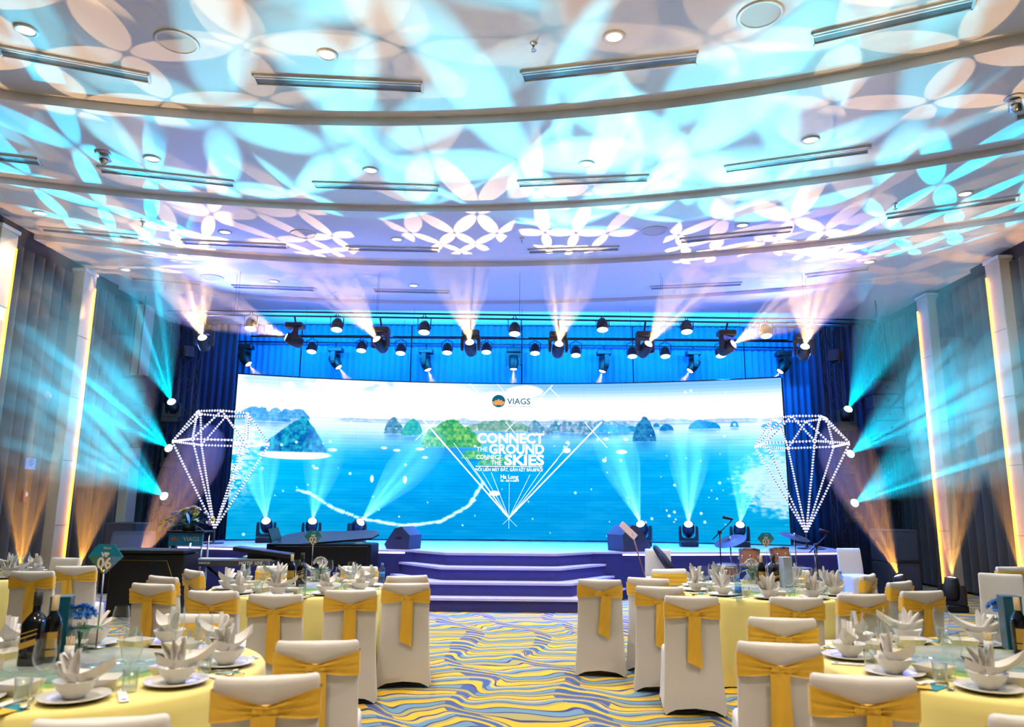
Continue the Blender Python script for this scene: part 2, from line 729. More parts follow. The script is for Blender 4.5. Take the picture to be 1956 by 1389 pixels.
X0S, X1S = -6.7, 6.45
st = thing('stage', 'raised stage with bowed dark blue front and lavender floor below the screen', 'stage', (0, 0, 0))
fx = [X0S + (X1S - X0S) * i / 40 for i in range(41)]
poly = [(x, stage_y(x)) for x in fx] + [(X1S + .05, 18.5), (X0S - .05, 18.5)]
G().prism(poly, 0.0, HS - .03).build('front', M_STAGEF, st)
G().prism([(x, stage_y(x) - .02) for x in fx] + [(X1S + .07, 18.5), (X0S - .07, 18.5)], HS - .03, HS).build('deck', M_STAGE, st)
edge = G()
edge.tube([(x, stage_y(x) - .03, HS - .045) for x in fx if x < -1.9], .014, 6)
edge.build('edge_light', M_EDGE, st, label='white led line along the stage edge')
edge = G()
edge.tube([(x, stage_y(x) - .03, HS - .045) for x in fx if x > 1.6] + [(X1S + .09, stage_y(X1S) + .12, HS - .1), (X1S + .1, stage_y(X1S) + .18, HS - .45)], .014, 6)
edge.build('edge_light', M_EDGE, st, label='white led line along the stage edge')
# four steps, each a bevelled tread that is wider than the one above
sp_ = thing('stage_steps', 'four dark blue stage steps with lit violet nosings at the aisle', 'steps', (0, 0, 0))
M_STEP = mat('step_carpet', (44, 44, 108), 0.75, var=0.08)
M_NOSE = mat('step_nosing', (196, 186, 226), 0.3, var=0.05)
SC0 = -0.33
for k, (yf, hw, bw, z) in enumerate(((12.16, 1.35, 2.2, .205), (12.5, 1.15, 2.0, .41), (12.86, 1.0, 1.85, .615), (13.28, .95, 1.62, .82))):
    poly = [(SC0 - bw, 14.2), (SC0 - hw - .18, yf + .28), (SC0 - hw, yf), (SC0 + hw, yf), (SC0 + hw + .18, yf + .28), (SC0 + bw, 14.2)]
    poly = [(SC0 - bw, 13.97), (SC0 - hw, yf + .02), (SC0 - hw * .9, yf), (SC0 + hw * .9, yf), (SC0 + hw, yf + .02), (SC0 + bw, 13.97)]
    s = G().prism(poly, 0.0, z - .035).build('step', M_STEP, sp_)
    p2 = [(SC0 + (x - SC0) * 1.012, y - .02 if y < 14 and abs(x - SC0) < 9 else y) for x, y in poly]
    G().prism(p2, z - .035, z + (.004 if k == 3 else 0)).build('nosing', M_STAGE if k == 3 else M_NOSE, s)
# ------------------------------------------------------------------ stage lamps
def frame_from(d):
    d = Vector(d).normalized()
    return d.to_track_quat('Z', 'Y').to_matrix().to_4x4()


def moving_head(label, lens, target, kind, up=1, group=None, beam_len=4.0, size=30, gobo=None, energy=None, hang_z=None, hang_y=None, ground=None):
    lens, target = Vector(lens), Vector(target)
    d = (target - lens).normalized()
    root_p = lens - d * .19 - Vector((0, 0, .36 * up))
    if ground is not None:
        root_p.z = ground
    t = thing('moving_head_light', label, 'stage light', root_p, 0, group)
    az = math.atan2(d.y, d.x) - math.pi / 2
    R = Matrix.Rotation(az, 4, 'Z')
    G().box((0, 0, .055 * up), (.36, .27, .11), bev=.015).build('base', M_HEAD, t)
    if hang_z is not None:
        G().tube([(0, 0, -.005), (0, 0, .04), (0, hang_y - root_p.y, hang_z - root_p.z)], .02, 8).build('clamp', M_BLACK, t)
    y = G()
    arm = [(-.2, .12), (.2, .12), (.2, .36), (.19, .42), (.15, .42), (.14, .22), (.1, .18), (-.1, .18), (-.14, .22), (-.15, .42), (-.19, .42), (-.2, .36)]
    Mx = R @ Matrix(((1, 0, 0, 0), (0, 0, -1, 0), (0, up, 0, 0), (0, 0, 0, 1)))
    y.prism(arm, -.055, .055, M=Mx)
    y.build('yoke', M_HEAD, t)
    F = frame_from(d)
    piv = Vector((0, 0, .36 * up))
    h = G().lathe([(0, -.19), (.07, -.19), (.11, -.15), (.125, -.05), (.125, .06), (.105, .12), (.105, .17), (.09, .17), (.085, .15), (0, .15)], 20, piv, F)
    ho = h.build('head', M_HEAD, t)
    warm = kind in ('warm', 'down', 'up', 'rear')
    G().lathe([(.088, .152), (.075, .172), (.045, .186), (0, .19)], 16, piv, F, cap=False).build('lens', M_WLENS if warm else M_CLENS, ho)
    rgb = {'warm': (255, 208, 146), 'down': (255, 206, 160), 'up': (255, 176, 70), 'rear': (255, 206, 150), 'cyan': (110, 232, 255), 'side': (0, 184, 224)}[kind]
    en = energy if energy is not None else {'warm': P_WARM, 'down': 250.0, 'up': P_UP, 'rear': P_REAR, 'cyan': P_CYAN, 'side': P_SIDE}[kind]
    spot('lamp', piv + d * .2, d, en, rgb, size, .6 if kind == 'side' else .12, .01, gobo, t)
    hz = {'warm': HZ_WARM, 'down': HZ_WARM, 'up': HZ_UP, 'rear': None, 'cyan': HZ_CYAN, 'side': HZ_SIDE}[kind]
    if kind in ('warm', 'up', 'down', 'cyan', 'side'):
        th = math.tan(math.radians(size / 2))
        org = piv + d * .2
        g = G()
        n = 20
        # a drop of haze: as wide as the light at first, closing softly towards its far end
        ts = [0, .1, .25, .4, .55, .7, .82, .91, .97, 1.0]
        vs, fs = [], []
        for i in range(n):
            a = 2 * math.pi * i / n
            e = (F @ Vector((math.cos(a), math.sin(a), 0)))
            L_ = beam_len
            v = d + e * th
            W0 = root_p + org
            if v.z > 0:
                L_ = min(L_, (6.2 - W0.z) / v.z)
            if abs(v.x) > 1e-4:
                L_ = min(L_, ((WX - .3) * (1 if v.x > 0 else -1) - W0.x) / v.x)
            for t_ in ts:
                k = .04 + L_ * t_ * th
                vs.append(org + d * (L_ * t_) + e * (k * math.sqrt(max(0.0, 1 - t_ ** 2.5)) if t_ < 1 else .002))
        m_ = len(ts)
        for i in range(n):
            i2 = (i + 1) % n
            for k in range(m_ - 1):
                fs.append((i * m_ + k, i2 * m_ + k, i2 * m_ + k + 1, i * m_ + k + 1))
        fs.append(tuple(i * m_ for i in reversed(range(n))))
        fs.append(tuple(i * m_ + m_ - 1 for i in range(n)))
        g.add(vs, fs)
        bo = g.build('haze', hz, None, root_p)
        tag(bo, 'lit haze cone of the ' + label.replace('black ', '').replace('small ', '').replace('moving head shining ', ''), 'haze', 'lit haze cones', 'stuff')
    return t


YT1, YT2 = 14.9, 18.3


def bar_z(k, x):
    (xl, yl), (xr, yr), Y, up_ = (((386, 643), (1538, 660), YT1, .46), ((595, 672), (1377, 680), 17.2, .36), ((476, 699), (1489, 711), YT2, .62), ((478, 628), (1464, 642), YT1 - .25, .36))[k]
    a, b = at(xl, yl, Y), at(xr, yr, Y)
    return a.z + up_ + (b.z - a.z) * (x - a.x) / (b.x - a.x)


ORD = ['leftmost', 'second', 'third', 'fourth', 'fifth', 'sixth', 'seventh', 'eighth', 'ninth', 'tenth']
gw = lambda rot, s=4.9: dict(Scale=s, Rot=rot, Long=.45, Wide=.19, Soft=.1, Base=0.0)
WARM = [((386, 643), (330, 440)), ((545, 643), (150, 470)), ((718, 646), (585, 455)), ((897, 652), (868, 445)),
        ((1068, 655), (1100, 445)), ((1240, 655), (1370, 455)), ((1403, 656), (1760, 430)), ((1538, 660), (1575, 440))]
for i, (a, b) in enumerate(WARM):
    p = at(a[0], a[1], YT1)
    tz = atz(b[0], b[1], 6.4)
    moving_head('black moving head shining warm light up, %s along the front bar' % (ORD[i] if i else 'leftmost'), p, tz, 'warm', -1,
                'warm moving heads on the front bar', 3.0, 42, gw(.3 + i * .7), hang_z=bar_z(0, p.x), hang_y=YT1)
DOWN = [((476, 697), (.9, -.1, -1.1)), ((648, 703), (.8, -.1, -1.1)), ((818, 708), (.45, -.1, -1.2)), ((981, 707), (0, -.1, -1)),
        ((1150, 711), (-.35, -.1, -1.2)), ((1317, 710), (-.8, -.1, -1.1)), ((1489, 711), (-.9, -.1, -1.1))]
for i, (a, d) in enumerate(DOWN):
    p = at(a[0], a[1], YT2)
    moving_head('small moving head shining warm light down over the screen, %s in its row' % ORD[i], p, p + Vector(d), 'down', -1,
                'moving heads above the screen', 1.3, 30, None, hang_z=bar_z(2, p.x), hang_y=YT2)
gc = lambda rot, s=6.0: dict(Scale=s, Rot=rot, Long=.46, Wide=.17, Soft=.65, Base=0.06)
CY = [((508, 993), (420, 250)), ((597, 994), (720, 300)), ((690, 994), (1270, 320)), ((1223, 998), (1000, 320)), ((1315, 1000), (1320, 310)), ((1414, 1000), (1500, 310))]
for i, (a, b) in enumerate(CY):
    p = at(a[0], a[1], 16.0)
    p.z = HS + .36 + .15
    tz = atz(b[0], b[1], 6.45)
    moving_head('black moving head on the stage floor shining cyan, %s from the left' % (ORD[i] if i else 'first'), p, tz, 'cyan', 1,
                'cyan moving heads on the stage floor', 3.2, 25, gc(.2 + i * .5, 6.0 if i in (0, 5) else 4.6), ground=HS, energy=P_CYAN * (1.5 if i in (2, 3, 4) else .75))
YS = 16.1
SIDE = [((327, 766), (-6.9, 11.5, 6.4)), ((321, 855), (-8.0, 6.0, 6.0)), ((312, 947), (-8.0, 6.0, 5.0)),
        ((1621, 780), (6.9, 11.5, 6.4)), ((1626, 866), (8.1, 6.0, 6.0)), ((1634, 960), (8.1, 6.0, 5.0))]
for i, (a, tgt) in enumerate(SIDE):
    p = at(a[0], a[1], YS)
    moving_head('moving head shining cyan from the %s light tower, %s' % ('left' if i < 3 else 'right', ['topmost', 'middle', 'lowest'][i % 3]), p, tgt, 'side', 1,
                'cyan moving heads on the light towers', 6.5, 32, dict(Scale=7.5, Rot=.4 + i * .6, Long=.45, Wide=.15, Soft=.3, Base=.03), energy=P_SIDE * (.8 if i % 3 == 0 else 1))
UPS = [((40, 1078), 12.4, (-8.0, 12.0, 6)), ((153, 1083), 13.2, (-7.4, 13.8, 6)), ((262, 1062), 13.8, (-5.2, 14.6, 5)),
       ((1716, 1100), 13.2, (5.3, 14.3, 5)), ((1818, 1103), 12.8, (7.9, 13.4, 6)), ((1950, 1092), 12.2, (8.3, 12.2, 6))]
for i, (a, Y, tgt) in enumerate(UPS):
    p = at(a[0], a[1], Y)
    p.z = max(p.z, .52)
    moving_head('floor moving head shining amber up the %s wall, %s' % (('left', 'right')[i // 3], ['nearest the tables', 'beside the pillar', 'nearest the stage'][i % 3] if i < 3 else ['nearest the stage', 'beside the pillar', 'at the picture edge'][i % 3]),
                p, tgt, 'up', 1, 'amber moving heads on the floor', 2.8 if i in (2, 3) else 4.2, 34, dict(Scale=5.0, Rot=.4 + i, Long=.46, Wide=.2, Soft=.5, Base=.12), ground=0.0)

# unseen floor heads added by both walls to throw petals on the near ceiling
for i, (x, y, tx, ty) in enumerate(((-8.2, 9.0, -4.6, 6.6), (-8.2, 5.6, -2.0, 5.0), (8.2, 9.0, 4.8, 6.4), (8.2, 5.6, 2.2, 4.8))):
    moving_head('added floor moving head by the %s wall %s, throwing warm petals up' % (('left', 'right')[i // 2], ['beside the second tables', 'beside the front tables'][i % 2]),
                (x, y, .7), (tx, ty, 6.62), 'rear', 1, 'added floor heads along the walls', 1, 40, gw(.5 + i, 7.0), ground=0.0)

# blue wash cans
PAR1 = [(478, 628), (643, 630), (810, 635), (983, 638), (1151, 630), (1312, 634), (1464, 642)]
PAR2 = [(595, 672), (690, 670), (765, 675), (854, 674), (929, 673), (1022, 675), (1100, 679), (1208, 681), (1271, 681), (1377, 680)]


def par(label, p, d, group, energy, rgb, r=.115, hang_z=None):
    t = thing('par_can', label, 'stage light', p, 0, group)
    F = frame_from(d)
    G().lathe([(r, 0), (r * 1.05, -.03), (r * .95, -.16), (r * .55, -.24), (0, -.25)], 18, (0, 0, 0), F).build('can', M_HEAD, t)
    G().lathe([(0, .004), (r * .94, .004), (r * .94, -.01)], 18, (0, 0, 0), F, cap=False).build('lens', M_PLENS, t)
    hz_ = hang_z - p.z
    G().tube([(-r * 1.12, 0, .06), (-r * 1.15, 0, hz_ - .1), (-.02, 0, hz_ - .06), (-.02, 0, hz_), (.02, 0, hz_), (.02, 0, hz_ - .06), (r * 1.15, 0, hz_ - .1), (r * 1.12, 0, .06)], .012, 6).build('bracket', M_HEAD, t)
    spot('lamp', Vector(d).normalized() * .03, d, energy, rgb, 56, .7, .1, None, t)
    return t


for i, (x, y) in enumerate(PAR1):
    par('wash can with lit white face on the front bar, %s from the left' % (ORD[i] if i else 'first'), at(x, y, YT1 - .25), (0, -.27, -1), 'wash cans on the front bar', P_PAR, (60, 112, 255), hang_z=bar_z(3, at(x, y, YT1 - .25).x))
for i, (x, y) in enumerate(PAR2):
    par('wash can with lit white face on the rear bar, %s from the left' % (ORD[i] if i else 'first'), at(x, y, 17.2), (0, -.27, -1), 'wash cans on the rear bar', P_PAR, (0, 140, 255), hang_z=bar_z(1, at(x, y, 17.2).x))


# ------------------------------------------------------------------ trusses
def truss(name, label, p0, p1, s=.3, m=None, cat='truss'):
    p0, p1 = Vector(p0), Vector(p1)
    t = thing(name, label, cat, p0)
    d = p1 - p0
    L_ = d.length
    d.normalize()
    a = Vector((0, 0, 1)) if abs(d.z) < .9 else Vector((0, 1, 0))
    x = d.cross(a).normalized() * (s / 2)
    y = d.cross(x).normalized() * (s / 2)
    m = m or M_DARKT
    cs = [x + y, x - y, -x - y, -x + y]
    for c in cs:
        G().tube([c, c + d * L_], .02, 8).build('chord', m, t)
    n = max(2, int(L_ / (s * 1.1)))
    for k in range(4):
        a_, b_ = cs[k], cs[(k + 1) % 4]
        G().tube([(a_ if i % 2 == 0 else b_) + d * (L_ * i / n) for i in range(n + 1)], .011, 5).build('lacing', m, t)
    return t


for k, (lb, yk, xa, xb) in enumerate((('long black pipe holding the warm heads above the stage front', YT1, -7.4, 7.3), ('black pipe holding the wash cans nearer the backdrop', 17.2, -6.4, 6.4),
                                     ('black pipe holding the small heads just above the screen', YT2, -7.4, 7.4), ('long black pipe holding the front wash cans under the ceiling', YT1 - .25, -7.2, 7.1))):
    t = thing('lighting_bar', lb, 'lighting bar', (0, 0, 0), 0, 'lighting bars')
    G().tube([(xa, yk, bar_z(k, xa)), (xb, yk, bar_z(k, xb))], .02, 8).build('pipe', M_HEAD, t)
    for q in range(5):
        x = xa + (xb - xa) * (q + .5) / 5
        G().tube([(x, yk, bar_z(k, x)), (x, yk, ceil_z(x, yk))], .003, 5).build('hanging_wire', M_BLACK, t)
for sx, side in ((-1, 'left'), (1, 'right')):
    bx = at(350 if sx < 0 else 1600, 860, YS + .35).x
    truss('light_tower', 'upright dark truss tower holding cyan heads, %s of the stage' % side, (bx, YS + .35, 0.0), (bx, YS + .35, 5.6), .3, cat='light tower')
    ax = sx * 8.3
    truss('speaker_tower', 'upright truss tower behind the line array by the %s wall' % side, (ax, 17.25, 0.0), (ax, 17.25, 5.9), .3, cat='speaker tower')


# blue battens added on the rear bar to colour the backdrop
for k in range(4):
    x = -4.8 + 3.2 * k
    t = thing('added_led_batten', 'added thin black led batten on the rear bar lighting the backdrop, %s from the left' % (ORD[k] if k else 'first'), 'led batten', (x, 17.26, bar_z(1, x) + .03), 0, 'added backdrop led battens')
    G().box((0, 0, 0), (2.9, .06, .05), bev=.008).build('housing', M_BLACK, t)
    la = bpy.data.lights.new('batten', 'AREA')
    la.shape, la.size, la.size_y, la.energy, la.color = 'RECTANGLE', 2.8, .05, P_BATTEN, lin((0, 165, 255))
    lo_ = bpy.data.objects.new('batten', la)
    COL.objects.link(lo_)
    lo_.parent = t
    lo_.location = (0, .06, .0)
    lo_.rotation_euler = Vector((0, 1, -.1)).to_track_quat('-Z', 'Z').to_euler()
for sx, side in ((-1, 'left'), (1, 'right')):  # violet floods added to tint the ceiling lavender
    bx = at(350 if sx < 0 else 1600, 860, YS + .35).x
    t = thing('added_tower_flood', 'added square violet flood lamp high on the %s light tower' % side, 'stage light', (bx, YS + .12, 4.75), 0, 'added tower flood lamps')
    d = Vector((-sx * 1.0, -.7, .3)).normalized()
    F = frame_from(d)
    G().box((0, 0, .17), (.26, .26, .2), M=F.to_3x3().to_4x4(), bev=.02).build('housing', M_HEAD, t)
    G().tube([(0, -.17, .17), (0, -.17, .01), (0, .17, .01), (0, .17, .17)], .012, 6).build('bracket', M_HEAD, t)
    spot('lamp', Vector((0, 0, .17)) + d * .14, d, P_FLOOD, (96, 110, 255), 110, .8, .08, None, t)

# ------------------------------------------------------------------ ceiling fittings
def on_ceiling(x, y):
    p = atz(x, y, 6.45)
    for _ in range(4):
        p = atz(x, y, ceil_z(p.x, p.y))
    return p


DOWNL = [(50, 57), (625, 104), (1173, 70), (291, 303), (708, 325), (1120, 313), (1548, 267), (78, 407), (430, 443), (758, 457), (1418, 430), (1843, 370),
         (240, 515), (523, 537), (790, 545), (1660, 500)]
dpos = [on_ceiling(*q) for q in DOWNL]
for yy in (-2.5, .4, 3.0):
    for xx in (-6.4, -2.2, 2.2, 6.4):
        dpos.append(Vector((xx, yy, PANZ[0])))
dl = thing('downlight', 'x', 'ceiling light', (0, 0, 0))
G().lathe([(.085, .0), (.12, .0), (.12, -.012), (.1, -.022), (.085, -.012)], 24, cap=False).build('trim_ring', M_WHITE, dl)
G().lathe([(0, -.004), (.086, -.004)], 20, cap=False).build('lens', M_DLENS, dl)
DN = ['beside the slot at the upper left', 'above the second front slot', 'above the third front slot', 'over the left back slot of the second bay', 'left of the slot in the second bay middle',
      'in the second bay among the bright blots', 'in the second bay towards the right wall', 'by the left wall in the third bay', 'third bay, second from the left wall', 'third bay, near the middle',
      'third bay, right of the middle', 'by the right wall in the third bay', 'fourth bay nearest the left pillar', 'fourth bay, left of the middle', 'fourth bay middle', 'fourth bay towards the right pillar']
dtree = tree_of(dl)
for i, p in enumerate(dpos):
    lb = 'small round lit downlight, ' + DN[i] if i < len(DN) else 'small round downlight over the camera, %s row, %s' % (['rearmost', 'middle', 'foremost'][(i - len(DN)) // 4], ['by the left wall', 'left of the aisle', 'right of the aisle', 'by the right wall'][(i - len(DN)) % 4])
    gp = 'recessed ceiling downlights' if i < len(DN) else 'downlights over the camera'
    if i == 0:
        dl.location = p
        tag(dl, lb, None, gp)
        o = dl
    else:
        o = dup(dl, p, 0, lb, gp, dtree)
    far = p.y > 13.0
    spot('lamp', (0, 0, -.03), (0, 0, -1), P_DOWN * (.12 if far else .3 if abs(p.x) > 5.2 else 1.0), (255, 240, 224), 104, .8, .09, None, o)

SLOTS = [((0, 95), (285, 148)), ((487, 150), (806, 165)), ((998, 145), (1332, 108)), ((1552, 73), (1860, 2)),
         ((-90, 290), (75, 308)), ((190, 322), (447, 350)), ((600, 352), (838, 359)), ((990, 350), (1238, 339)), ((1385, 322), (1660, 284)), ((1940, 220), (2150, 170)),
         ((80, 436), (265, 452)), ((350, 461), (548, 470)), ((663, 473), (838, 477)), ((1010, 479), (1182, 473)), ((1300, 459), (1512, 438)), ((1693, 413), (1942, 377)),
         ((250, 530), (385, 541)), ((445, 546), (600, 552)), ((715, 554), (858, 557)), ((1243, 549), (1416, 541)), ((1540, 526), (1660, 512))]
BAY = ['front', 'second', 'third', 'fourth']
cnt = [4, 6, 6, 5]
idx = 0
for b_ in range(4):
    for k in range(cnt[b_]):
        (x0, y0), (x1, y1) = SLOTS[idx]
        idx += 1
        a, b = on_ceiling(x0, y0), on_ceiling(x1, y1)
        c = (a + b) / 2
        L_ = (b - a).length
        t = thing('air_diffuser', 'long thin slot air diffuser in the %s ceiling bay, %s from the left' % (BAY[b_], ORD[k] if k else 'first'), 'air vent', (c.x, c.y, ceil_z(c.x, c.y)),
                  math.atan2(b.y - a.y, b.x - a.x), 'slot air diffusers')
        for yy in (-.1, .1):
            G().box((0, yy, -.012), (L_, .025, .03)).build('rail', M_WHITE, t)
        for xx in (-1, 1):
            G().box((xx * L_ / 2, 0, -.012), (.025, .225, .03)).build('end_cap', M_WHITE, t)
        G().box((0, .025, -.006), (L_ - .03, .09, .012)).build('slot', M_DIFF, t)
        G().box((0, -.05, -.016), (L_ - .03, .02, .02)).build('blade', M_WHITE, t)
RNDS = [(338, 80), (1452, 28), (1250, 441), (580, 447), (405, 530), (1170, 601)]
RN = ['nearest the upper left', 'nearest the upper right', 'in the third bay right of the middle', 'in the third bay left of the middle', 'in the fourth bay on the left', 'closest to the stage truss']
for q, nm in zip(RNDS, RN):
    p = on_ceiling(*q)
    t = thing('ceiling_speaker', 'round flush ceiling speaker grille, %s' % nm, 'ceiling speaker', p, 0, 'round ceiling speakers')
    G().lathe([(.2, 0), (.235, 0), (.235, -.008), (.22, -.016), (.2, -.01)], 32, cap=False).build('rim', M_WHITE, t)
    G().lathe([(0, -.008), (.2, -.006)], 32, cap=False).build('grille', mat('speaker_grille', (205, 205, 200), .7, var=.1, scale=200), t)
SPR = [(1019, 82), (273, 423), (997, 455), (1709, 389)]
for q, nm in zip(SPR, ['in the front bay', 'in the third bay by the left wall', 'in the third bay middle', 'in the third bay by the right wall']):
    p = on_ceiling(*q)
    t = thing('sprinkler', 'small chrome fire sprinkler %s' % nm, 'sprinkler', p, 0, 'ceiling sprinklers')
    G().lathe([(.04, 0), (.04, -.01), (.014, -.015), (.014, -.06), (.008, -.07), (.008, -.085)], 12).build('body', M_CHROME, t)
    G().lathe([(.0, -.085), (.034, -.09), (.03, -.094), (0, -.094)], 12).build('deflector', M_CHROME, t)
for q, nm in zip([(197, 292), (1938, 186)], ['in the second bay on the left', 'in the second bay by the right wall']):
    p = on_ceiling(*q)
    t = thing('aimed_spotlight', 'small swivelling ceiling spotlight with silver housing %s' % nm, 'ceiling light', p, 0, 'swivelling ceiling spotlights')
    G().lathe([(.1, 0), (.11, -.012), (.08, -.02), (0, -.02)], 20).build('mount', M_WHITE, t)
    F = frame_from((.3, .5, -.7))
    G().lathe([(.05, -.02), (.075, .03), (.075, .12), (.06, .12), (.055, .09), (0, .09)], 18, (0, 0, -.04), F).build('housing', M_CHROME, t)
# ------------------------------------------------------------------ led screen
SX0, SX1 = at(443, 870, 16.8).x, at(1501, 875, 16.8).x
SMID, SHALF = (SX0 + SX1) / 2, (SX1 - SX0) / 2
SYC, SAG = 18.0, 1.2
SRAD = (SHALF ** 2 + SAG ** 2) / (2 * SAG)
SZ0 = HS + 0.02
SZ1 = at(970, 734, SYC).z
SH = SZ1 - SZ0


def scr(u, v, off=0.0):
    """point on the curved screen face; u 0..1 from the left, v 0..1 from the top; off metres towards the hall"""
    a = (u - .5) * 2 * math.asin(SHALF / SRAD)
    r = SRAD - off
    return (SMID + r * math.sin(a), SYC - SRAD + r * math.cos(a), SZ1 - v * SH)


rng = np.random.default_rng(5)


NPX, NPZ, NG = 14, 4, 68
PW, PH = NPX * NG + 1, NPZ * NG + 1
GX = np.linspace(443, 1501, PW)[None, :] * np.ones((PH, 1))
GY = np.linspace(733, 1033, PH)[:, None] * np.ones((1, PW))
IMG = np.zeros((PH, PW, 3))


def vnoise(X, Y, cell, seed=0):
    T = np.random.default_rng(100 + seed).random((257, 257))
    x, y = X / cell, Y / cell
    xi, yi = np.floor(x).astype(int), np.floor(y).astype(int)
    fx_, fy_ = x - xi, y - yi
    fx_, fy_ = fx_ * fx_ * (3 - 2 * fx_), fy_ * fy_ * (3 - 2 * fy_)
    g = lambda a, b: T[a % 256, b % 256]
    return (g(xi, yi) * (1 - fx_) + g(xi + 1, yi) * fx_) * (1 - fy_) + (g(xi, yi + 1) * (1 - fx_) + g(xi + 1, yi + 1) * fx_) * fy_


def fbm(X, Y, cell, seed=0, o=4):
    s, a, t = 0, 1.0, 0
    for k in range(o):
        s = s + a * vnoise(X, Y, cell / 2 ** k, seed + k)
        t += a
        a *= .55
    return s / t


def sstep(a, b, x):
    t = np.clip((x - a) / (b - a), 0, 1)
    return t * t * (3 - 2 * t)


def C3(*c):
    return np.array(c, float)


def win(x0, x1, y0, y1):
    a = int(np.clip((x0 - 443) / 1058 * (PW - 1) - 1, 0, PW - 1))
    b = int(np.clip((x1 - 443) / 1058 * (PW - 1) + 2, a + 1, PW))
    c = int(np.clip((y0 - 733) / 300 * (PH - 1) - 1, 0, PH - 1))
    d = int(np.clip((y1 - 733) / 300 * (PH - 1) + 2, c + 1, PH))
    return (slice(c, d), slice(a, b))


def put(W_, mask, col):
    m_ = np.clip(mask, 0, 1)[..., None]
    IMG[W_] = IMG[W_] * (1 - m_) + np.asarray(col) * m_


def land(x0, x1, base, height, col, col2, seed, rough=.35, sharp=.55):
    W_ = win(x0, x1, base - height * 1.6, base + height)
    X, Y = GX[W_], GY[W_]
    u = (X - x0) / (x1 - x0)
    inside = (u > 0) & (u < 1)
    prof = np.where(inside, np.clip(4 * u * (1 - u), 0, 1) ** sharp, 0)
    prof = prof * (1 - rough + rough * 2 * fbm(X, X * 0 + seed * 7.3, 14, seed, 3))
    top = base - height * prof
    mk = np.where(inside, sstep(-1.2, 1.2, Y - top) * sstep(1.2, -1.2, Y - base - 2 * (fbm(X, Y, 10, seed + 3) - .5)), 0)
    tx = np.clip((fbm(X, Y, 5.5, seed + 11, 3) - .3) * 2.2, 0, 1)[..., None]
    put(W_, mk, C3(*col) * (1 - tx) + C3(*col2) * tx)
    put(W_, np.where(inside, sstep(0, 2, Y - base) * sstep(height * .7, 0, Y - base) * prof, 0) * .5, C3(0, 100, 186))


def spots(lst, col, k=1.0):
    for bx_, by_, sx_, sy_ in lst:
        W_ = win(bx_ - sx_ * 1.4, bx_ + sx_ * 1.4, by_ - sy_ * 1.4, by_ + sy_ * 1.4)
        put(W_, sstep(1.3, .6, ((GX[W_] - bx_) / sx_) ** 2 + ((GY[W_] - by_) / sy_) ** 2) * k, col)


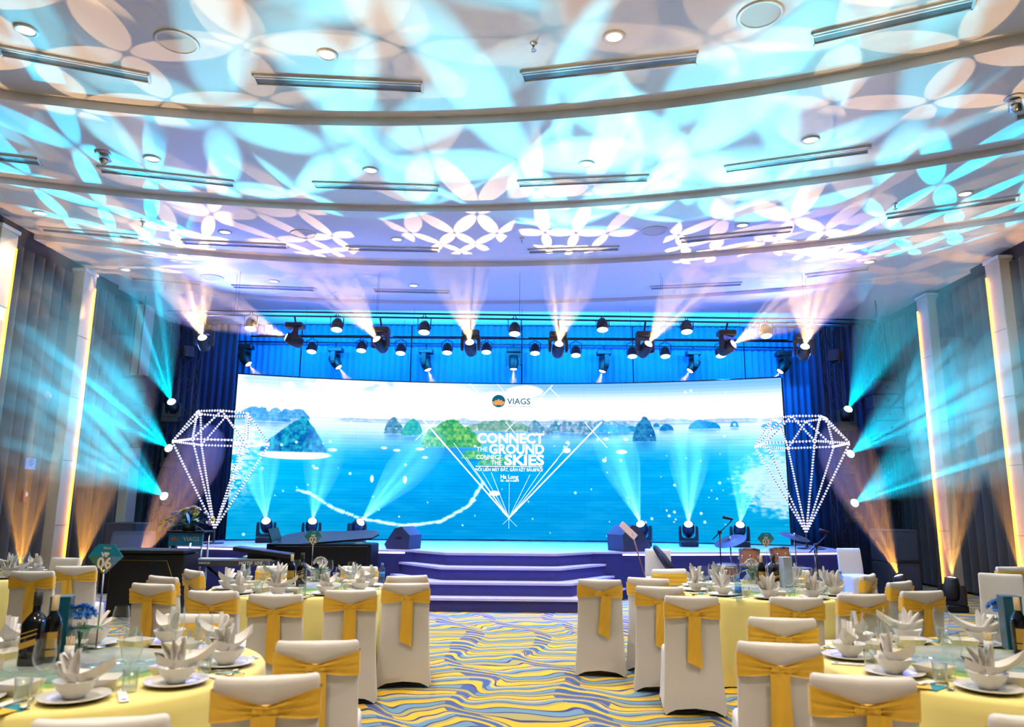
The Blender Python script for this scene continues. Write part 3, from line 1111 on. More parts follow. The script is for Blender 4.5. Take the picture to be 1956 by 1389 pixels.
def picture():
    """the bay shown on the screen, in display colours 0..255"""
    X, Y, A = GX, GY, (slice(None), slice(None))
    t = sstep(735, 778, Y)
    sky = C3(112, 176, 244) * (1 - t[..., None]) + C3(255, 255, 255) * t[..., None]
    sky = sky + (C3(252, 254, 255) - sky) * (.5 * sstep(900, 600, X))[..., None]
    IMG[:] = sky
    n = fbm(X, Y * 1.8, 60, 1)
    put(A, sstep(.44, .6, n) * sstep(1080, 760, X) * .9, C3(255, 255, 255))
    for cx_, cy_, rx, ry in ((835, 752, 75, 20), (790, 768, 60, 22), (960, 765, 60, 20), (1000, 748, 40, 12), (880, 785, 80, 26)):
        put(A, sstep(1.15, .75, ((X - cx_) / rx) ** 2 + ((Y - cy_) / ry) ** 2 + (n - .5) * 1.6), C3(255, 255, 255))
    hz = 806
    t1 = sstep(hz, 900, Y)
    sea = C3(206, 228, 252) * (1 - t1[..., None]) + C3(0, 172, 232) * t1[..., None]
    sea = sea + (C3(0, 142, 194) - sea) * (sstep(900, 1015, Y) * .8)[..., None]
    sea = sea + (C3(0, 120, 212) - sea) * (sstep(520, 760, X) * sstep(1460, 1200, X) * t1 * .35)[..., None]
    sea = sea + (fbm(X * .5, Y * 2.4, 26, 9)[..., None] - .5) * C3(40, 26, 18)
    m = sstep(hz - 1.5, hz + 1.5, Y)
    put(A, m, sea)
    put(A, sstep(940, 830, X) * m * sstep(880, 812, Y) * .3, C3(232, 238, 255))
    gl = fbm(X, Y * 2.2, 9, 21)
    left = sstep(520, 440, X + (Y - 900) * .25) * sstep(805, 835, Y) * sstep(1000, 930, Y)
    put(A, left * sstep(.3, .6, gl) * .95, C3(240, 242, 255))
    put(A, sstep(1.2, .35, ((X - 1500) / 95) ** 2 + ((Y - 925) / 62) ** 2 + (gl - .5) * 1.5) * .75, C3(232, 232, 250))
    put(A, sstep(1390, 1500, X) * m * sstep(870, 815, Y) * .65, C3(236, 240, 252))
    for k in range(26):
        x0 = 620 + k * 36 + rng.uniform(-12, 12)
        land(x0, x0 + rng.uniform(40, 80), 811 + rng.uniform(-1, 1), rng.uniform(4, 8), (150, 184, 226), (186, 208, 238), 40 + k)
    land(440, 545, 818, 26, (60, 150, 220), (110, 184, 236), 2)
    land(520, 580, 812, 20, (56, 144, 214), (100, 174, 226), 3)
    land(880, 1030, 826, 20, (86, 150, 140), (160, 186, 176), 5)
    for k in range(9):
        x0 = 1010 + k * 21
        land(x0, x0 + rng.uniform(28, 44), 828 + rng.uniform(-3, 5), rng.uniform(18, 27), (54, 130, 170), (160, 180, 210), 60 + k)
    for k in range(5):
        x0 = 1140 + k * 20
        land(x0, x0 + 32, 828, rng.uniform(12, 18), (30, 134, 200), (70, 170, 206), 80 + k)
    land(724, 762, 834, 30, (46, 124, 170), (120, 164, 190), 6, .2)
    land(758, 800, 838, 32, (30, 154, 180), (70, 190, 170), 7, .2)
    land(798, 918, 858, 50, (34, 146, 106), (140, 200, 104), 8, .2)
    land(878, 926, 880, 18, (50, 156, 120), (130, 204, 124), 9)
    land(910, 985, 892, 16, (60, 156, 140), (120, 204, 150), 10)
    land(1218, 1264, 846, 42, (14, 92, 160), (50, 140, 190), 12, .25)
    land(1258, 1272, 820, 8, (22, 116, 184), (40, 140, 200), 13)
    land(1270, 1298, 826, 14, (12, 112, 186), (40, 140, 200), 14)
    land(1326, 1386, 824, 17, (10, 126, 206), (30, 150, 216), 15)
    land(1404, 1420, 822, 12, (20, 140, 210), (30, 150, 216), 16)
    land(1460, 1508, 824, 10, (60, 160, 220), (90, 180, 230), 17)
    put(A, sstep(1.15, .8, ((X - 556) / 68) ** 2 + ((Y - 879) / 8.5) ** 2), C3(255, 238, 232))
    W_ = win(480, 630, 790, 890)
    Xw, Yw = GX[W_], GY[W_]
    u = (Xw - 490) / (616 - 490)
    top = np.where(u < .62, 874 - 68 * np.clip(u / .62, 0, 1) ** .75, 806 + 66 * np.clip((u - .62) / .38, 0, 1) ** 1.3) + 6 * (fbm(Xw, Xw * 0 + 3, 10, 33, 3) - .5)
    mk = np.where((u > 0) & (u < 1), sstep(-1.2, 1.2, Yw - top) * sstep(1, -1.5, Yw - 874), 0)
    tx = np.clip((fbm(Xw, Yw, 6.5, 70, 3) - .28) * 2.0, 0, 1)[..., None]
    put(W_, mk, C3(0, 88, 160) * (1 - tx) + C3(40, 180, 200) * tx)
    th = np.linspace(0, 1, 90)
    wx = np.interp(th, [0, .08, .18, .3, .5, .7, .85, 1], [566, 590, 632, 690, 770, 840, 895, 922])
    wy = np.interp(th, [0, .08, .18, .3, .5, .7, .85, 1], [944, 950, 976, 996, 1008, 1000, 970, 926])
    W_ = win(550, 940, 910, 1025)
    d = np.full(GX[W_].shape, 1e9)
    for a_, b_ in zip(wx, wy):
        d = np.minimum(d, (GX[W_] - a_) ** 2 + ((GY[W_] - b_) * 1.3) ** 2)
    put(W_, sstep(6, 1.5, np.sqrt(d) + 5 * (gl[W_] - .5)) * .95, C3(224, 250, 255))
    spots([(626, 868, 9, 3), (725, 862, 6, 2.5), (750, 866, 7, 2.5), (796, 863, 9, 2.5), (806, 879, 6, 2), (704, 921, 3.4, 7), (768, 922, 4, 7), (1088, 863, 8, 5), (1090, 848, 4, 3), (1196, 866, 11, 4),
           (1166, 841, 6, 2.5), (1205, 842, 5, 2.5), (1162, 882, 4, 3.5), (945, 946, 11, 5), (597, 903, 5, 2)], C3(252, 246, 250))
    r2 = np.random.default_rng(12)
    spots([(r2.uniform(450, 1500), r2.uniform(740, 1025), q, q) for q in r2.choice([1.2, 1.5, 1.8, 2.8], 130)], C3(226, 252, 255), .8)
    IMG[:] *= (1 - .045 * (np.sin(Y * 2 * math.pi / 6.25) > .55))[..., None]
    np.clip(IMG, 0, 255, out=IMG)


picture()


def screen_material():
    m = bpy.data.materials.new('led_panel_face')
    m.use_nodes = True
    nt = m.node_tree
    nt.nodes.clear()
    out = nt.nodes.new('ShaderNodeOutputMaterial')
    e = nt.nodes.new('ShaderNodeEmission')
    e.inputs[1].default_value = 1.4
    a = nt.nodes.new('ShaderNodeAttribute')
    a.attribute_name = 'Col'
    nt.links.new(a.outputs['Color'], e.inputs[0])
    nt.links.new(e.outputs[0], out.inputs['Surface'])
    m.cycles.emission_sampling = 'NONE'
    return m


M_SCR = screen_material()
scn = thing('led_screen', 'huge curved led screen showing a bay with islands and the event title', 'led screen', (0, 0, 0))
base_faces = None
for pi in range(NPX):
    for pj in range(NPZ):
        uu = np.linspace((pi + .0006) / NPX, (pi + 1 - .0006) / NPX, NG + 1)
        vv = np.linspace((pj + .0008) / NPZ, (pj + 1 - .0008) / NPZ, NG + 1)
        U, V = np.meshgrid(uu, vv)
        A = (U - .5) * 2 * math.asin(SHALF / SRAD)
        off = 0.003 * ((pi * 7 + pj * 3) % 3 - 1)
        P = np.stack([SMID + (SRAD - off) * np.sin(A), SYC - SRAD + (SRAD - off) * np.cos(A), SZ1 - V * SH], -1).reshape(-1, 3)
        rgbv = IMG[pj * NG:(pj + 1) * NG + 1, pi * NG:(pi + 1) * NG + 1].reshape(-1, 3) / 255.0
        lv = np.where(rgbv <= .04045, rgbv / 12.92, ((rgbv + .055) / 1.055) ** 2.4)
        n = NG + 1
        if base_faces is None:
            i, j = np.meshgrid(np.arange(NG), np.arange(NG))
            q = (j * n + i).ravel()
            base_faces = np.stack([q, q + n, q + n + 1, q + 1], -1).astype(np.int32)
        me = bpy.data.meshes.new('panel')
        me.vertices.add(n * n)
        me.vertices.foreach_set('co', P.ravel().astype(np.float32))
        me.loops.add(base_faces.size)
        me.loops.foreach_set('vertex_index', base_faces.ravel())
        me.polygons.add(len(base_faces))
        me.polygons.foreach_set('loop_start', np.arange(0, base_faces.size, 4, dtype=np.int32))
        ca = me.color_attributes.new('Col', 'FLOAT_COLOR', 'POINT')
        ca.data.foreach_set('color', np.concatenate([lv, np.ones((len(lv), 1))], 1).ravel().astype(np.float32))
        me.update(calc_edges=True)
        me.materials.append(M_SCR)
        o = bpy.data.objects.new('panel', me)
        COL.objects.link(o)
        o.parent = scn
# cabinet backs and bottom rail
bk = G()
bk.grid(40, 1, lambda u, v: scr(u, v, -.09), smooth=False)
bk.build('cabinet_back', M_BLACK, scn)
fr = G()
fr.tube([scr(i / 40, -.004, -.03) for i in range(41)], .02, 6)
fr.build('top_rail', M_BLACK, scn)
fr = G()
fr.tube([scr(i / 40, 1.002, -.02) for i in range(41)], .025, 6)
fr.build('bottom_rail', M_BLACK, scn)
for u in (-.001, 1.001):
    G().tube([scr(u, 0, -.03), scr(u, 1, -.03)], .02, 6).build('side_rail', M_BLACK, scn)

M_TXT = emat('screen_lettering_white', (255, 255, 255), 1.7, 'NONE')
M_TEAL = emat('screen_logo_teal', (24, 112, 146), .8, 'NONE')
M_ORNG = emat('screen_logo_orange', (240, 170, 104), 1.0, 'NONE')
PXU = 1.0 / 1058.0


def on_screen(name, verts_px, faces, m, off=.012):
    g = G()
    g.add([scr((x - 443) / 1058.0, (y - 733) / 300.0, off) for x, y in verts_px], faces)
    return g.build(name, m, scn)


def screen_text(body, xl, xr, yc, h, m, bold=0.0, name='lettering'):
    me = text_mesh(name, body, 10.0, m, bold=bold)
    xs = [v.co.x for v in me.vertices]
    ys = [v.co.y for v in me.vertices]
    cap = 7.2
    kx = (xr - xl) / (max(xs) - min(xs))
    x0 = min(xs)
    cyv = 0.0
    for v in me.vertices:
        X = xl + (v.co.x - x0) * kx
        Y = yc - (v.co.y - cyv) * h / cap
        v.co = scr((X - 443) / 1058.0, (Y - 733) / 300.0, .014)
    o = bpy.data.objects.new(name, me)
    COL.objects.link(o)
    o.parent = scn
    return o


screen_text('CONNECT', 909, 1043, 841, 19, M_TXT, .34)
screen_text('THE', 908, 930, 862, 9, M_TXT, 0)
screen_text('GROUND', 933, 1043, 862, 18, M_TXT, .34)
screen_text('CONNECT', 908, 958, 877, 8.5, M_TXT, 0)
screen_text('THE', 938, 958, 888, 9, M_TXT, 0)
screen_text('SKIES', 964, 1043, 883, 20, M_TXT, .34)
screen_text('NỐI LIỀN MẶT ĐẤT, GẮN KẾT BẦU TRỜI', 907, 1040, 901, 6.2, M_TXT, .04)
screen_text('Ha Long', 957, 992, 914.5, 8, M_TXT, .12)
screen_text('02 - 03/11/2019', 957, 993, 922, 4, M_TXT, .1)
screen_text('VIAGS', 968, 1015, 768, 12, M_TEAL, .14)
screen_text('A SUBSIDIARY OF VIETNAM AIRLINES', 968, 1016, 777.5, 2.4, M_TEAL, .1)


def sline(x0, y0, x1, y1, w_, name='line'):
    dx, dy = x1 - x0, y1 - y0
    L_ = math.hypot(dx, dy)
    nx, ny = -dy / L_ * w_ / 2, dx / L_ * w_ / 2
    k = 6
    vs = []
    for i in range(k + 1):
        t = i / k
        vs += [(x0 + dx * t + nx, y0 + dy * t + ny), (x0 + dx * t - nx, y0 + dy * t - ny)]
    on_screen(name, vs, [(2 * i, 2 * i + 1, 2 * i + 3, 2 * i + 2) for i in range(k)], M_TXT, .01)


sline(907, 894.5, 1040, 894.5, 1.2)
for a in ((797, 803, 974, 992, 2.4), (1158, 808, 974, 992, 2.4), (830, 803, 786, 846, 1.0), (1124, 808, 1168, 858, 1.0), (892, 733, 925, 766, 1.4), (1060, 735, 1010, 786, 1.8),
          (1054, 740, 1088, 774, 1.2), (948, 733, 962, 748, .8), (984, 808, 965, 828, 1.0), (966, 808, 986, 832, 1.0), (862, 850, 974, 992, .8), (888, 878, 974, 992, .9),
          (1094, 850, 974, 992, 1.0), (1070, 880, 974, 992, .7), (1035, 905, 974, 992, .7), (938, 906, 974, 992, .7), (920, 905, 974, 992, .6), (1015, 910, 974, 992, .6), (974, 925, 974, 1012, .5),
          (962, 1004, 990, 978, .5), (960, 980, 990, 1008, .5)):
    sline(*a)
# round lotus emblem
on_screen('emblem', [(951 + 13.5 * math.cos(a), 767 + 12.5 * math.sin(a)) for a in np.linspace(0, 2 * math.pi, 25)[:-1]], [tuple(range(24))], M_TEAL, .012)
for ang, ln, wd in ((-90, 12, 4.2), (-125, 12, 4), (-55, 12, 4), (-155, 15, 3.6), (-25, 15, 3.6)):
    a = math.radians(ang)
    bx_, by_ = 951, 774.5
    pts = []
    for t, s in ((0, 0), (.35, 1), (.7, .8), (1, 0), (.7, -.8), (.35, -1)):
        pts.append((bx_ + math.cos(a) * ln * t - math.sin(a) * wd * s, by_ + math.sin(a) * ln * t + math.cos(a) * wd * s))
    on_screen('petal', pts, [tuple(range(6))], M_ORNG, .016)
# ------------------------------------------------------------------ diamond frames
M_ROD = mat('diamond_rod', (190, 190, 205), 0.4, metal=.5)
M_LED = emat('diamond_led', (250, 244, 255), 2.6, 'NONE')


def diamond(label, tip, top_y, girdle_y, Y, rg, rt, phase):
    zt, zg, z0 = at(tip[0], top_y, Y).z, at(tip[0], girdle_y, Y).z, at(tip[0], tip[1], Y).z
    p = at(tip[0], tip[1], Y)
    t = thing('diamond_frame', label, 'diamond frame', (p.x, Y, HS), 0, 'led diamond frames')
    N_ = 6
    gd = [Vector((rg * math.cos(phase + 2 * math.pi * i / N_), rg * math.sin(phase + 2 * math.pi * i / N_), zg - HS)) for i in range(N_)]
    tb = [Vector((rt * math.cos(phase + 2 * math.pi * (i + .5) / N_), rt * math.sin(phase + 2 * math.pi * (i + .5) / N_), zt - HS)) for i in range(N_)]
    tp = Vector((0, 0, z0 - HS))
    rods = []
    for i in range(N_):
        j = (i + 1) % N_
        rods += [(tp, gd[i]), (gd[i], gd[j]), (tb[i], tb[j]), (gd[i], tb[i]), (gd[j], tb[i])]
    for a, b in rods:
        d = b - a
        L_ = d.length
        r = G().tube([a, b], .014, 6).build('rod', M_ROD, t)
        n = int(L_ / .06)
        g = G()
        R3 = d.to_track_quat('Z', 'Y').to_matrix()
        for k in range(n):
            c = a + d * ((k + .5) / n)
            vs = [c + R3 @ Vector(q) for q in ((.026, 0, 0), (0, .026, 0), (-.026, 0, 0), (0, -.026, 0), (0, 0, .022), (0, 0, -.022))]
            g.add(vs, [(0, 1, 4), (1, 2, 4), (2, 3, 4), (3, 0, 4), (1, 0, 5), (2, 1, 5), (3, 2, 5), (0, 3, 5)])
        o = g.build('led_string', M_LED, r)
        o['kind'] = 'stuff'
    G().lathe([(.2, 0), (.2, .02), (.03, .03), (.02, .05), (.02, z0 - HS)], 16).build('stand', M_BLACK, t)
    return t


diamond('tall white led diamond frame on the stage left of the screen, nearer the flowers', (410, 1010), 790, 846, 15.6, .95, .56, .3)
diamond('tall white led diamond frame on the stage right of the screen, behind the drums', (1540, 1018), 800, 850, 15.7, .95, .56, .45)

# ------------------------------------------------------------------ loudspeakers
M_SPK = mat('speaker_cabinet', (40, 46, 62), 0.6, var=.1, bump=.1)
M_GRL = mat('speaker_mesh', (52, 62, 84), 0.7, var=.2, scale=180)


def wedge_monitor(label, p, rz, s=1.0):
    t = thing('floor_monitor', label, 'speaker', p, rz, 'wedge floor monitors')
    prof = [(-.28, 0), (.24, 0), (.3, .1), (.06, .44), (-.1, .48), (-.3, .3)]
    Mx = Matrix(((0, 0, 1, 0), (1, 0, 0, 0), (0, 1, 0, 0), (0, 0, 0, 1)))
    G().prism([(x * s, z * s) for x, z in prof], -.3 * s, .3 * s, M=Mx).build('cabinet', M_SPK, t)
    a, b = Vector((0, .3 * s, .1 * s)), Vector((0, .06 * s, .44 * s))
    n = Vector((0, .34, .24)).normalized() * .012
    a2, b2 = a + (b - a) * .06 + n, a + (b - a) * .94 + n
    g = G()
    w_ = .27 * s
    g.add([(-w_, a2.y, a2.z), (w_, a2.y, a2.z), (w_, b2.y, b2.z), (-w_, b2.y, b2.z), (-w_, a2.y - n.y, a2.z - n.z), (w_, a2.y - n.y, a2.z - n.z), (w_, b2.y - n.y, b2.z - n.z), (-w_, b2.y - n.y, b2.z - n.z)],
          [(0, 1, 2, 3), (4, 7, 6, 5), (0, 4, 5, 1), (1, 5, 6, 2), (2, 6, 7, 3), (3, 7, 4, 0)])
    g.build('grille', M_GRL, t)
    for sx in (-1, 1):
        G().box((sx * .303 * s, -.05 * s, .24 * s), (.012, .13 * s, .045 * s), bev=.004).build('handle', M_BLACK, t)
    return t


p = at(768, 1048, 14.35)
wedge_monitor('dark wedge monitor on the stage edge, left of the steps', (p.x, 14.45, HS), math.radians(72), .86)
p = at(1203, 1050, 14.35)
wedge_monitor('dark wedge monitor on the stage edge, right of the steps', (p.x, 14.45, HS), math.radians(-68), 1.0)
p = at(252, 1060, 14.2)
wedge_monitor('dark wedge monitor raised on a case by the left speaker stack', (p.x - .1, 14.4, .52), math.radians(200), 1.2)
tag(G().box((p.x - .1, 14.4, .26), (.8, .7, .52), bev=.02).build('road_case', M_BLACK), 'black flat road case under the left wedge monitor', 'case')


def line_array(label, x, y, ztop, n, sx):
    t = thing('line_array', label, 'speaker', (x, y, ztop), 0, 'hanging line arrays')
    G().box((0, 0, .04), (.5, .35, .06), bev=.01).build('fly_frame', M_BLACK, t)
    yy, zz, ang = 0.0, 0.0, 0.0
    for k in range(n):
        ang = math.radians(-2.2 * k)
        M_ = Matrix.Rotation(ang, 4, 'X')
        zc = zz - .15
        c = G().box((0, yy, zc), (.62, .38, .29), M=M_, bev=.02).build('cabinet', M_SPK, t)
        fc = Vector((0, yy, zc)) + M_ @ Vector((0, -.196, 0))
        G().box(fc, (.56, .012, .25), M=M_, bev=.004).build('grille', M_GRL, c)
        G().box(fc + Vector((0, -.01, 0)), (.04, .012, .06), M=M_).build('badge', M_BLACK, c)
        zz -= .3
        yy -= .02 * k
    G().tube([(0, 0, .06), (0, 0, ceil_z(x, y) - ztop)], .015, 6).build('chain', M_DARKT, t)
    return t


pL, pR = at(262, 725, 16.3), at(1690, 790, 16.3)
line_array('hanging curved line array of speakers by the left wall', pL.x, 16.3, pL.z, 5, -1)
line_array('hanging curved line array of speakers by the right wall', pR.x, 16.3, at(1690, 730, 16.3).z, 5, 1)
for px, nm in ((228, 'left'), (1722, 'right')):
    q = at(px, 1040, 14.9)
    for k in range(2):
        t = thing('subwoofer', 'tall dark subwoofer cabinet by the %s wall, %s of the stack' % (nm, ['bottom', 'top'][k]), 'speaker', (q.x, 15.2, k * .62), 0, 'stacked subwoofers')
        G().box((0, 0, .31), (.62, .7, .615), bev=.02).build('cabinet', M_SPK, t)
        G().box((0, -.356, .31), (.55, .015, .52), bev=.005).build('grille', M_GRL, t)

# ------------------------------------------------------------------ keyboards, piano, lectern
M_GLOSS = mat('piano_black', (9, 10, 15), 0.38, var=.1, spec=.25)
M_IVORY = mat('piano_keys', (235, 230, 218), 0.3)
M_GOLD = mat('brass', (200, 170, 96), 0.3, metal=1.0)
M_LETW = mat('pale_lettering', (214, 212, 206), 0.5)
pp = at(600, 1075, 12.9)
pno = thing('grand_piano', 'black grand piano with its lid raised in front of the stage', 'piano', (pp.x, 12.9, 0), math.radians(6))
out_ = [(-.75, -.2), (-.75, .45), (-.62, .78), (-.3, .9), (.05, .78), (.4, .62), (.78, .55), (1.0, .4), (1.05, .1), (.95, -.2)]
out_ = [(x, y) for x, y in out_]
G().prism(out_, .62, .98).build('case', M_GLOSS, pno)
lid = G().prism([(x, y) for x, y in out_], 0, .03)
lo = lid.build('lid', M_GLOSS, pno)
lo.location = (0, .1, 1.0)
lo.rotation_euler = (math.radians(9), math.radians(-5), 0)
G().box((-.05, .3, 1.06), (.02, .02, .2)).build('lid_prop', M_GLOSS, pno)
kb = G().box((-.9, .12, .72), (.34, 1.2, .1), bev=.01).build('key_bed', M_GLOSS, pno)
for i in range(20):
    G().box((-.98, -.42 + i * .057, .785), (.15, .052, .02)).build('key', M_IVORY, kb)
G().box((-.7, .12, 1.12), (.02, .8, .22), M=Matrix.Rotation(math.radians(-20), 4, 'Y')).build('music_desk', M_GLOSS, pno)
for x, y in ((-.62, -.05), (-.62, .6), (.8, .2)):
    G().lathe([(.07, 0.0), (.05, .06), (.045, .2), (.07, .5), (.09, .64)], 14, (x, y, 0)).build('leg', M_GLOSS, pno)
G().box((-.2, .2, .3), (.08, .08, .6)).build('pedal_lyre', M_GLOSS, pno)
G().box((.15, -.215, .8), (1.5, .02, .3), bev=.01).build('side_panel', M_GLOSS, pno)
kp = at(443, 1076, 11.9)
kbd = thing('synth_keyboard', 'long dark synthesizer keyboard with pale lettering on a stand', 'keyboard', (kp.x, 11.9, 0), 0)
zb = kp.z
G().box((0, .15, zb), (1.3, .36, .1), bev=.01).build('body', mat('synth_grey', (64, 62, 66), .5), kbd)
G().box((.0, .18, zb + .055), (1.15, .2, .012)).build('key_strip', M_IVORY, kbd)
text_obj('lettering', 'YAMAHA', .05, M_LETW, kbd, Matrix.Translation((-.43, -.034, zb)) @ Matrix.Rotation(math.pi / 2, 4, 'X'), bold=.001, extrude=.001)
text_obj('lettering', 'MOTIF XF8', .075, M_LETW, kbd, Matrix.Translation((.3, -.034, zb)) @ Matrix.Rotation(math.pi / 2, 4, 'X'), bold=.0015, extrude=.001)
for s in (-1, 1):
    G().tube([(-.5 * s, -.02, 0.01), (.5 * s, .25, zb - .06)], .02, 8).build('stand_leg', M_BLACK, kbd)
    G().tube([(s * .66, -.03, .0), (s * .66, -.03, zb + (.3 if s < 0 else .0))], .018, 8).build('upright', M_CHROME, kbd)
G().box((.42, .2, zb + .16), (.9, .3, .07), M=Matrix.Rotation(.12, 4, 'Y'), bev=.01).build('upper_keyboard', M_BLACK, kbd)
G().box((.42, .2, zb + .1), (.5, .06, .1)).build('tier_bracket', M_BLACK, kbd)
lp = at(356, 1030, 12.9)
lec = thing('lectern', 'lectern with teal front panel and chrome legs left of the piano', 'lectern', (lp.x, 12.9, 0), 0)
G().box((0, -.02, lp.z), (.58, .03, .22), bev=.004).build('front_panel', mat('teal_panel', (22, 116, 150), .5), lec)
text_obj('lettering', 'VIAGS', .1, mat('pale_gold_letters', (196, 196, 170), .5), lec, Matrix.Translation((.1, -.038, lp.z)) @ Matrix.Rotation(math.pi / 2, 4, 'X'), extrude=.001)
M_OR2 = mat('emblem_orange', (206, 120, 62), .5)
em = G()
for ang, ln, wd in ((90, .06, .02), (130, .06, .02), (50, .06, .02), (160, .065, .017), (20, .065, .017)):
    a = math.radians(ang)
    pts = [(-.18 + math.cos(a) * ln * t - math.sin(a) * wd * s_, -.03 + math.sin(a) * ln * t + math.cos(a) * wd * s_) for t, s_ in ((0, 0), (.35, 1), (.7, .8), (1, 0), (.7, -.8), (.35, -1))]
    G().prism(pts, 0, .004 + .001 * (ang % 3), M=Matrix.Rotation(math.pi / 2, 4, 'X'), c=(0, -.036, lp.z + .01)).build('petal', M_OR2, lec)
G().box((0, .14, lp.z + .12), (.64, .42, .03), bev=.008).build('top_board', M_GLOSS, lec)
for s in (-1, 1):
    G().tube([(s * .27, -.0, .03), (s * .27, .0, lp.z + .1)], .018, 8).build('leg', M_CHROME, lec)
    G().tube([(s * .27, .26, .03), (s * .27, .26, lp.z + .1)], .018, 8).build('leg', M_CHROME, lec)
G().box((0, .13, .015), (.62, .46, .03), bev=.006).build('base', M_GLOSS, lec)

# flowers
M_LEAF = mat('leaf_green', (58, 112, 40), .55, var=.3, scale=30)
M_YEL = mat('yellow_petal', (226, 206, 66), .6, var=.1)
M_PETW = mat('white_petal', (236, 230, 232), .6, var=.05)
M_PINK = mat('pale_pink_petal', (226, 196, 206), .6, var=.05)
M_BLUEP = mat('blue_petal', (86, 150, 226), .6, var=.12, scale=40)


def leaf_blade(g, p, d, L_, w_, droop=.3):
    d = Vector(d).normalized()
    s = d.cross(Vector((0, 0, 1)))
    s = s.normalized() if s.length > .01 else Vector((1, 0, 0))
    p = Vector(p)
    vs = []
    for i, (t, k) in enumerate(((0, .15), (.3, .9), (.6, 1), (.85, .55), (1, .02))):
        c = p + d * (L_ * t) + Vector((0, 0, -droop * L_ * t * t))
        vs += [c - s * w_ * k / 2 + Vector((0, 0, .1 * w_ * k)), c, c + s * w_ * k / 2 + Vector((0, 0, .1 * w_ * k))]
    fs = []
    for i in range(4):
        fs += [(3 * i, 3 * i + 1, 3 * i + 4, 3 * i + 3), (3 * i + 1, 3 * i + 2, 3 * i + 5, 3 * i + 4)]
    g.add(vs, fs, True)


def blossom(g, c, r, n=6, up=(0, 0, 1)):
    c = Vector(c)
    R3 = Vector(up).to_track_quat('Z', 'Y').to_matrix()
    for lay, (k, tilt) in enumerate(((n, .5), (n - 1, 1.0))):
        for i in range(k):
            a = 2 * math.pi * (i + .5 * lay) / k
            rad = Vector((math.cos(a), math.sin(a), 0))
            tan = Vector((-math.sin(a), math.cos(a), 0))
            d = (rad * math.cos(tilt) + Vector((0, 0, math.sin(tilt))))
            q = [Vector((0, 0, 0)), d * r * .6 - tan * r * .35, d * r, d * r * .6 + tan * r * .35]
            g.add([c + R3 @ v for v in q], [(0, 1, 2, 3)], True)


fl = thing('flower_arrangement', 'spreading arrangement of yellow and white flowers on the lectern', 'flowers', (lp.x, 12.98, lp.z + .135))
rf = random.Random(3)
G().lathe([(.1, 0), (.13, .03), (.12, .09), (.0, .09)], 16).build('bowl', M_BLACK, fl)
for i in range(26):
    a = rf.uniform(0, 2 * math.pi)
    g = G()
    el_ = rf.uniform(-.05, .9)
    leaf_blade(g, (0, 0, .09), (math.cos(a) * math.cos(el_) * 1.6, math.sin(a) * math.cos(el_) * .6, math.sin(el_)), rf.uniform(.3, .52), .05, .3)
    g.build('leaf', M_LEAF, fl)
for i in range(46):
    a = rf.uniform(0, 2 * math.pi)
    rr = rf.uniform(.05, 1)
    c = (rr * .48 * math.cos(a) + .03, rr * .16 * math.sin(a) - .04, .08 + .24 * (1 - rr * rr) + rf.uniform(0, .05))
    g = G()
    blossom(g, c, rf.uniform(.05, .075), 7, (c[0], c[1], .5))
    g.build('blossom', [M_YEL, M_YEL, M_PETW, M_PINK][i % 4] if c[2] < .2 else [M_PETW, M_PETW, M_PINK, M_YEL][i % 4], fl)

# equipment case behind the left tables
ec = at(275, 1100, 11.2)
t = thing('piano_stand', 'black upright stage piano with a thin gold line behind the left tables', 'stage piano', (ec.x, 11.3, 0))
G().box((0, .2, .45), (1.1, .5, .9), bev=.02).build('body', M_BLACK, t)
G().box((0, .1, .93), (1.2, .6, .05), bev=.01).build('top_board', M_BLACK, t)
G().tube([(-.45, -.06, .8), (.3, -.06, .8), (.46, -.06, .4)], .008, 6).build('gold_line', M_GOLD, t)
q = at(160, 1110, 11.0)

# ------------------------------------------------------------------ drum kit
M_DRUM = mat('drum_wood', (156, 100, 70), .35, var=.15, scale=20, coat=.3)
M_SKIN = mat('drum_skin', (200, 200, 200), .5)
M_CYM = mat('cymbal_dark', (15, 18, 28), .5, metal=.2)
YD = 12.7
dk = at(1460, 1085, YD)


def drum(name, label, p, r, h, axis=(0, 0, 1), cat='drum', stand=None):
    t = thing(name, label, cat, p, 0, 'drum kit')
    F = frame_from(axis)
    G().lathe([(r, -h / 2), (r, h / 2)], 24, (0, 0, 0), F, cap=False).build('shell', M_DRUM, t)
    for s in (-1, 1):
        G().lathe([(r * 1.03, s * h / 2 - .015), (r * 1.05, s * h / 2), (r * 1.03, s * h / 2 + .015)], 24, (0, 0, 0), F, cap=False).build('hoop', M_CHROME, t)
        G().lathe([(0, s * h / 2 + .004), (r, s * h / 2)], 24, (0, 0, 0), F, cap=False).build('skin', M_SKIN, t)
    for i in range(8):
        a = 2 * math.pi * i / 8
        G().lathe([(0, -.03), (.016, -.025), (.016, .025), (0, .03)], 8, F @ Vector((r * 1.03 * math.cos(a), r * 1.03 * math.sin(a), 0)), F).build('lug', M_CHROME, t)
    for s in (stand or []):
        G().tube(s, .014, 6).build('stand_leg', M_CHROME, t)
    return t


